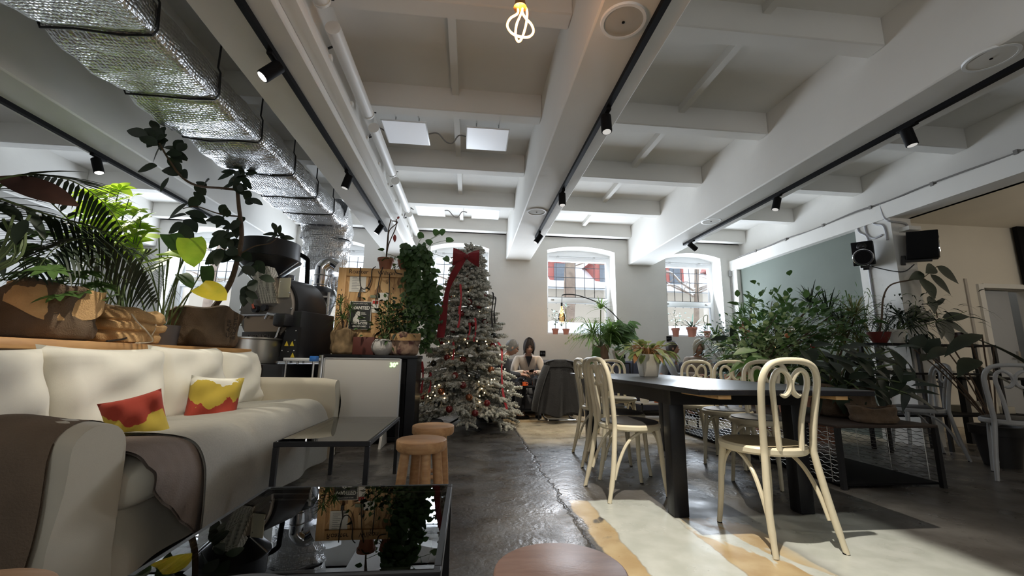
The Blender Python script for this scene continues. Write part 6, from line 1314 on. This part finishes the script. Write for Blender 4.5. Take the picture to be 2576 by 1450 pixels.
lf.obj('foliage', leafm('fresh_leaf', (.13, .27, .05), tr=.35), t, recalc=False); st.obj('stems', STEM, t)
c = V((3.20, 3.35, PZ)); t, s0 = potted('dark_leaf_plant', 'plant with large dark leaves in crumpled burlap on the bench', c, sk(.21, .26, BURLAPD, 75)); lf, st = B(), B(); rr = random.Random(76)
for i in range(120): 
    px, py = rr.uniform(2010, 2290), rr.uniform(870, 1000); big_leaf(lf, st if i % 3 == 0 else B(), at(px, py, Y=3.3 + rr.uniform(-.25, .4)), (rr.uniform(-1, 1), rr.uniform(-1, .2), rr.uniform(-.8, .4)), rr.uniform(.13, .24), rr.uniform(.06, .11), s0 if i % 3 == 0 else None, .3, 'tip', up=(0, -.5, .8))
lf.obj('foliage', LF_BLK, t, recalc=False); st.obj('stems', STEM, t)
c = V((3.10, 2.98, PZ)); B_ = sack_parts; t = T('burlap_bag', 'crumpled empty burlap bag at the near end of bench', 'bag', c); B_(t, c, .15, .12, BURLAPD, .8, 81, False)
c = V((4.10, 4.55, 0)); t, s0 = potted('yellow_bromeliad', 'yellowish spiky plant lit by a lamp beside the column', c, fp(.2, .5, TERRA)); lf, st = B(), B()
for px, py, n, L in ((2120, 850, 60, .42), (2165, 870, 46, .38), (2150, 800, 46, .5)): p = at(px, py, Y=4.55); st.tube(spline([s0, s0.lerp(p, .5), p], 4), .012, 6); rosette(lf, p, n, L, .022, .55, px + 3, el=(-.1, 1.3))
lf.obj('foliage', leafm('olive_spike', (.22, .20, .05), (.08, .08, .025), tr=.35), t, recalc=False); st.obj('stems', BARK, t)
t = T('plant_lamp', 'small warm lamp glowing inside the plants by the column', 'lamp', (4.2, 5.35, 0)); B().lathe([(0, 0), (.12, 0), (.12, .02), (.012, .03), (.012, 1.0), (0, 1.0)], (4.2, 5.35, 0), 20).obj('stand', BLACK, t); B().ball((4.2, 5.35, 1.06), .06, 14).obj('globe', mat('lamp_globe', (1, .85, .6), .4, emit=(1, .70, .35), es=5), t)
l = bpy.data.lights.new('plant_lamp_glow', 'POINT'); l.energy = 16; l.color = (1, .74, .38); l.shadow_soft_size = .06; o = bpy.data.objects.new('plant_lamp_glow', l); COL.objects.link(o); o.location = (4.2, 5.35, 1.06)
c = V((4.5, 5.15, 0)); t, s0 = potted('grassy_plant', 'thin drooping grassy plant against the green wall', c, fp(.18, .6)); lf, st = B(), B(); p = at(2150, 780, X=4.62); st.tube(spline([s0, p], 3), .014, 6); bushy(lf, st, p - V((0, 0, .3)), p + V((0, 0, .05)), .34, 170, .20, .014, 'lance', 1.0, 84, stems=8); lf.obj('foliage', LF_MD, t, recalc=False); st.obj('stems', STEM, t)
c = V((4.55, 6.60, 0)); t, s0 = potted('corner_yucca', 'yucca in the corner between window and green wall', c, fp(.18, .5)); lf, st = B(), B()
for px, py, n, L in ((1868, 800, 60, .34), (1890, 775, 40, .30), (1850, 825, 40, .3)): p = at(px, py, Y=6.6); st.tube(spline([s0, s0.lerp(p, .6), p], 4), .014, 6); rosette(lf, p, n, L, .026, .45, px, el=(-.2, 1.4))
lf.obj('foliage', LF_DK, t, recalc=False); st.obj('stems', BARK, t)
c = V((4.35, 6.10, 0)); t, s0 = potted('weeping_fig', 'light green weeping fig in front of the last window', c, fp(.17, .45)); lf, st = B(), B(); p = at(1806, 836, Y=6.2); bushy(lf, st, s0, p, .28, 420, .085, .034, 'tip', .6, 86, stems=16); lf.obj('foliage', LF_BLUE, t, recalc=False); st.obj('stems', BARK, t)
c = V((4.12, 5.75, 0)); t, s0 = potted('small_palm', 'slender palm with narrow leaves beside the hooded person', c, fp(.15, .42)); lf, st = B(), B()
for px, py in ((1800, 852), (1818, 880)): p = at(px, py, Y=5.75); st.tube(spline([s0, s0.lerp(p, .5), p], 4), .012, 6); rosette(lf, p, 30, .34, .03, .7, px, el=(0, 1.3))
bushy(lf, st, s0, at(1862, 912, Y=5.6), .34, 160, .16, .045, 'lance', .6, 87, stems=9); lf.obj('foliage', LF_DK, t, recalc=False); st.obj('stems', STEM, t)
c = V((3.95, 5.35, 0)); t, s0 = potted('copper_leaf_plant', 'dark plant with big upright copper tinted leaves below the yucca', c, fp(.18, .55)); lf, st, lc, lw = B(), B(), B(), B(); A = lambda px, py: at(px, py, Y=5.35)
for px, py, d, L, W in ((1850, 870, (-.25, -.2, 1), .36, .14), (1865, 880, (-.6, -.3, .5), .34, .14), (1838, 850, (-1, -.1, .0), .36, .07), (1880, 870, (.3, -.5, .2), .32, .16), (1850, 900, (-.8, -.4, -.2), .34, .13), (1900, 880, (.8, -.4, .1), .30, .13), (1870, 915, (-.5, -.6, -.3), .34, .16), (1840, 920, (-.9, -.3, -.1), .3, .13)): big_leaf(lf, st, A(px, py), d, L, W, s0, .15, 'tip', up=(0, -1, .3))
for px, py, d, L in ((1868, 838, (.9, -.3, .0), .18), (1872, 850, (.6, -.4, .35), .20), (1862, 832, (.3, -.4, .7), .16)): big_leaf(lc, st, A(px, py), d, L, .09, s0, .2, 'tip', up=(0, -1, .4))
big_leaf(lw, st, A(1880, 846), (.75, -.2, .65), .20, .05, s0, .05, 'tip', up=(0, -1, .4)); lf.obj('foliage', LF_BLK, t, recalc=False); lc.obj('copper_leaves', leafm('copper_leaf', (.34, .14, .07), tr=.2), t, recalc=False, label='copper coloured leaves'); lw.obj('pale_leaf', leafm('silver_leaf', (.62, .63, .62), tr=.2), t, recalc=False, label='silvery pale leaf'); st.obj('stems', STEM, t)
for k, (px, py, m, lab) in enumerate(((1990, 830, CHROME, 'shiny silver ball ornament among the fig leaves'), (2045, 870, mat('red_glass', (.5, .03, .02), .1, coat=1), 'small red glass ornament among the fig leaves'), (1980, 845, mat('orange_ceramic', (.55, .18, .07), .35), 'small orange ornament among the fig leaves'))):
    p = at(px, py, Y=3.78 if k != 1 else 3.75); tt = T('ornament', lab, 'ornament', p, 'ornaments in the fig'); B().ball(p, .035 if k == 0 else .024, 14).obj('ball', m, tt); B().tube([p, p + V((.01, .3, .12))], .002, 4).obj('hanger', BLACK, tt)
# black shelf beside the column with its pots
t = T('plant_shelf', 'black metal shelf in front of the column holding pots and plates', 'shelf', (4.9, 3.9, 0)); sx0, sx1, sy0, sy1, sz = 4.30, 5.75, 3.98, 4.19, 1.09
for x in (sx0, 5.0, sx1 - .03):
    for y in (sy0, sy1 - .03): B().box((x, y, 0), (x + .03, y + .03, sz)).obj('post', BLACK, t)
for z in (.35, .78, sz): B().box((sx0, sy0, z), (sx1, sy1, z + .02)).obj('shelf_board', BLACKP, t)
SZ2 = sz + .02; REDP = mat('red_plastic_pot', (.16, .025, .02), .5)
c = V((4.46, 4.085, SZ2)); t, s0 = potted('bowl_plant', 'tall arching plant with big oval leaves in dark red bowl', c, fp(.10, .12, REDP, 'bowl'), 'plants on the black shelf'); lf, st = B(), B(); A = lambda px, py, Y=4.05: at(px, py, Y=Y)
sp_ = spline([s0, A(2218, 800), A(2222, 750), A(2240, 718), A(2285, 706), A(2325, 702), A(2345, 740), A(2358, 800), A(2375, 800)][:8], 6); st.tube(sp_, [lerp(.010, .006, i / (len(sp_) - 1)) for i in range(len(sp_))], 6)
st.tube(spline([A(2320, 702), A(2340, 685), A(2358, 670)], 5), .004, 5)
for px, py, d, L, W in ((2325, 690, (-1, -.2, -.18), .22, .08), (2352, 672, (-.75, -.2, -.25), .17, .10), (2356, 670, (.75, -.2, -.75), .20, .11), (2340, 690, (.45, -.3, -.85), .20, .09), (2320, 700, (-.25, -.5, -.9), .22, .13), (2330, 710, (.25, -.2, -1), .14, .05), (2338, 745, (-.25, -.3, -.9), .16, .09), (2345, 790, (-.9, -.2, -.25), .22, .09), (2352, 800, (-1, -.3, .1), .30, .09), (2362, 800, (-.15, -.4, -1), .23, .14), (2370, 800, (.9, -.3, .15), .20, .08), (2372, 805, (.8, -.3, -.6), .20, .07), (2368, 806, (.5, -.3, -.8), .12, .05), (2350, 770, (.7, -.2, .6), .12, .04), (2360, 806, (-.5, -.4, -.7), .2, .08), (2310, 770, (-.8, -.2, -.6), .26, .10)): big_leaf(lf, st, A(px, py), d, L * 1.3, W * 1.35, None, .12, 'tip', up=(0, -1, .3))
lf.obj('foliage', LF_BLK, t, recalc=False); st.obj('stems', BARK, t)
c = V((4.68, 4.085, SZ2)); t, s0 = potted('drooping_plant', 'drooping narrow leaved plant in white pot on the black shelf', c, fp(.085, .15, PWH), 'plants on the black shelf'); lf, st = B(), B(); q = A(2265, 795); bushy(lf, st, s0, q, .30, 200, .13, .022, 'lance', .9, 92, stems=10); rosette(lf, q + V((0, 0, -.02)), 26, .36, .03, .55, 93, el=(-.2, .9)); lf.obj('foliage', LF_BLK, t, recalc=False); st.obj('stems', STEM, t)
CG = MATS['clear_glass']
for i, (px, lab) in enumerate(((2318, 'clear drinking glass on the black shelf, nearest the column'), (2332, 'clear drinking glass in the middle of three on the shelf'), (2346, 'clear drinking glass at right of three on the shelf'))):
    c = V((A(px, 850).x, 4.08, SZ2)); B().lathe([(0, 0), (.030, 0), (.035, .11), (.033, .11), (.028, .008), (0, .008)], c, 18).thing('drinking_glass', lab, 'glass', CG, c, 'glasses on the black shelf')
c = V((A(2418, 850).x, 4.08, SZ2)); t = T('brown_tin', 'dark brown tin with darker lid on the black shelf', 'tin', c); B().lathe([(0, 0), (.075, 0), (.075, .10), (0, .10)], c, 24).obj('body', mat('brown_tin', (.06, .022, .018), .4), t); B().lathe([(0, .10), (.079, .10), (.079, .135), (0, .137)], c, 24).obj('lid', mat('brown_lid', (.035, .016, .015), .4), t)
for i, x in enumerate((4.50, 4.62, 4.74)):
    c = V((x, 4.08, .80)); B().lathe([(0, 0), (.045, 0), (.055, .045), (.05, .045), (.042, .006), (0, .006)], c, 20).thing('bowl', 'small white bowl on middle board of the black shelf, %s' % ('at left', 'in the centre', 'at right')[i], 'bowl', PWH, c, 'white bowls on the black shelf')
# dark plant drooping in at the right edge
c = V((4.78, 3.42, 0)); t, s0 = potted('banana_plant', 'plant with huge dark drooping leaves at the right edge', c, fp(.17, .35, mat('black_pot', (.02, .018, .018), .6))); lf, st = B(), B(); A = lambda px, py, Y=3.3: at(px, py, Y=Y)
for px, py, d, L, W, Y in ((2470, 842, (-1, -.1, -.18), .50, .13, 3.3), (2440, 850, (1, -.1, -.30), .62, .15, 3.3), (2400, 880, (-1, -.2, .0), .42, .13, 3.4), (2460, 905, (-.9, -.3, -.1), .45, .14, 3.3), (2500, 870, (.9, -.2, -.45), .40, .14, 3.4), (2420, 915, (.6, -.4, -.3), .45, .16, 3.5), (2350, 900, (-.8, -.3, .1), .30, .12, 3.6), (2300, 880, (.2, -.3, .9), .22, .12, 3.7), (2330, 890, (.3, -.3, .8), .24, .14, 3.7), (2380, 880, (.8, -.3, .4), .30, .1, 3.7)): big_leaf(lf, st, A(px, py, Y), d, L, W, s0, .25, 'tip', up=(0, -.5, 1))
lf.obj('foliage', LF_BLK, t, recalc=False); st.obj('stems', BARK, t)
c = V((A(2500, 845, 3.9).x, 3.9, 0)); 
# black table in the right room, low trolley behind the long table, banner
t = T('dark_table', 'black table with white crockery in the right hand room', 'table', (6.2, 4.6, 0)); x0, x1, y0, y1 = 5.75, 6.75, 4.35, 4.95
B().box((x0, y0, .72), (x1, y1, .75), .004).obj('tabletop', BLACKP, t)
for x in (x0 + .03, x1 - .09):
    for y in (y0 + .03, y1 - .09): B().box((x, y, 0), (x + .06, y + .06, .72)).obj('leg', BLACK, t)
B().box((x0 + .05, y0 + .05, .30), (x1 - .05, y1 - .05, .32)).obj('lower_shelf', BLACKP, t)
for i in range(3): B().box((6.0 + .22 * i, 4.5, .32), (6.16 + .22 * i, 4.75, .40 + .05 * (i % 2)), .005).thing('folded_cloth', 'folded pale cloth on lower shelf of the black table, %s' % ('at left', 'in the middle', 'at right')[i], 'cloth', LINEN2, (6.08 + .22 * i, 4.62, .32), 'folded cloths')
for i in range(4): c = V((5.95 + .18 * i, 4.6, .75)); B().lathe([(0, 0), (.03, 0), (.04, .07), (.036, .07), (.026, .006), (0, .006)], c, 18).thing('cup', 'white cup on the black table in right room, %s in the row' % ('first', 'second', 'third', 'last')[i], 'cup', PWH, c, 'white cups on the dark table')
t = T('low_trolley', 'low shelf with pots standing behind the long table', 'trolley', (2.75, 5.75, 0)); x0, x1, y0, y1 = 2.35, 3.15, 5.55, 5.85
for z in (.10, .30): B().box((x0, y0, z), (x1, y1, z + .02)).obj('board', mat('pale_board', (.45, .42, .38), .6), t)
for x in (x0, x1 - .02):
    for y in (y0, y1 - .02): B().box((x, y, 0), (x + .02, y + .02, .32)).obj('post', BLACK, t)
for i, (x, m, lab) in enumerate(((2.45, PWH, 'small white pot on the low shelf'), (2.65, mat('bright_terracotta', (.55, .16, .07), .7), 'bright orange clay pot on the low shelf'), (2.86, TERRA, 'brown clay pot on the low shelf'), (3.04, mat('grey_pot', (.3, .3, .3), .6), 'small grey pot on the low shelf'))):
    c = V((x, 5.68, .32)); t = T('pot', lab, 'pot', c, 'pots on the low shelf'); B().lathe([(0, 0), (.055, 0), (.07, .12), (.075, .12), (.075, .14), (.065, .14), (.06, .02), (0, .02)], c, 20).obj('body', m, t)
t = T('wall_banner', 'black hanging panel high on the cream wall at right edge', 'banner', (8.95, 5.5, 2.0)); q = at(2553, 570, Y=5.52); q2 = at(2576, 700, Y=5.52)
B().box((q.x, 5.50, q2.z - .1), (q.x + .9, 5.56, q.z), .003).obj('panel', BLACKP, t)
B().tube([(q.x - .02, 5.54, q.z + .01), (q.x + .92, 5.54, q.z + .01)], .012, 8).obj('rod', BLACK, t)
S.view_settings.view_transform = 'Standard'; S.view_settings.look = 'None'; S.view_settings.gamma = 1; S.view_settings.use_curve_mapping = False
S.view_settings.exposure = 0.2
S.cycles.use_denoising = True
S.cycles.max_bounces = 8; S.cycles.diffuse_bounces = 5; S.cycles.transparent_max_bounces = 16; S.cycles.sample_clamp_indirect = 6
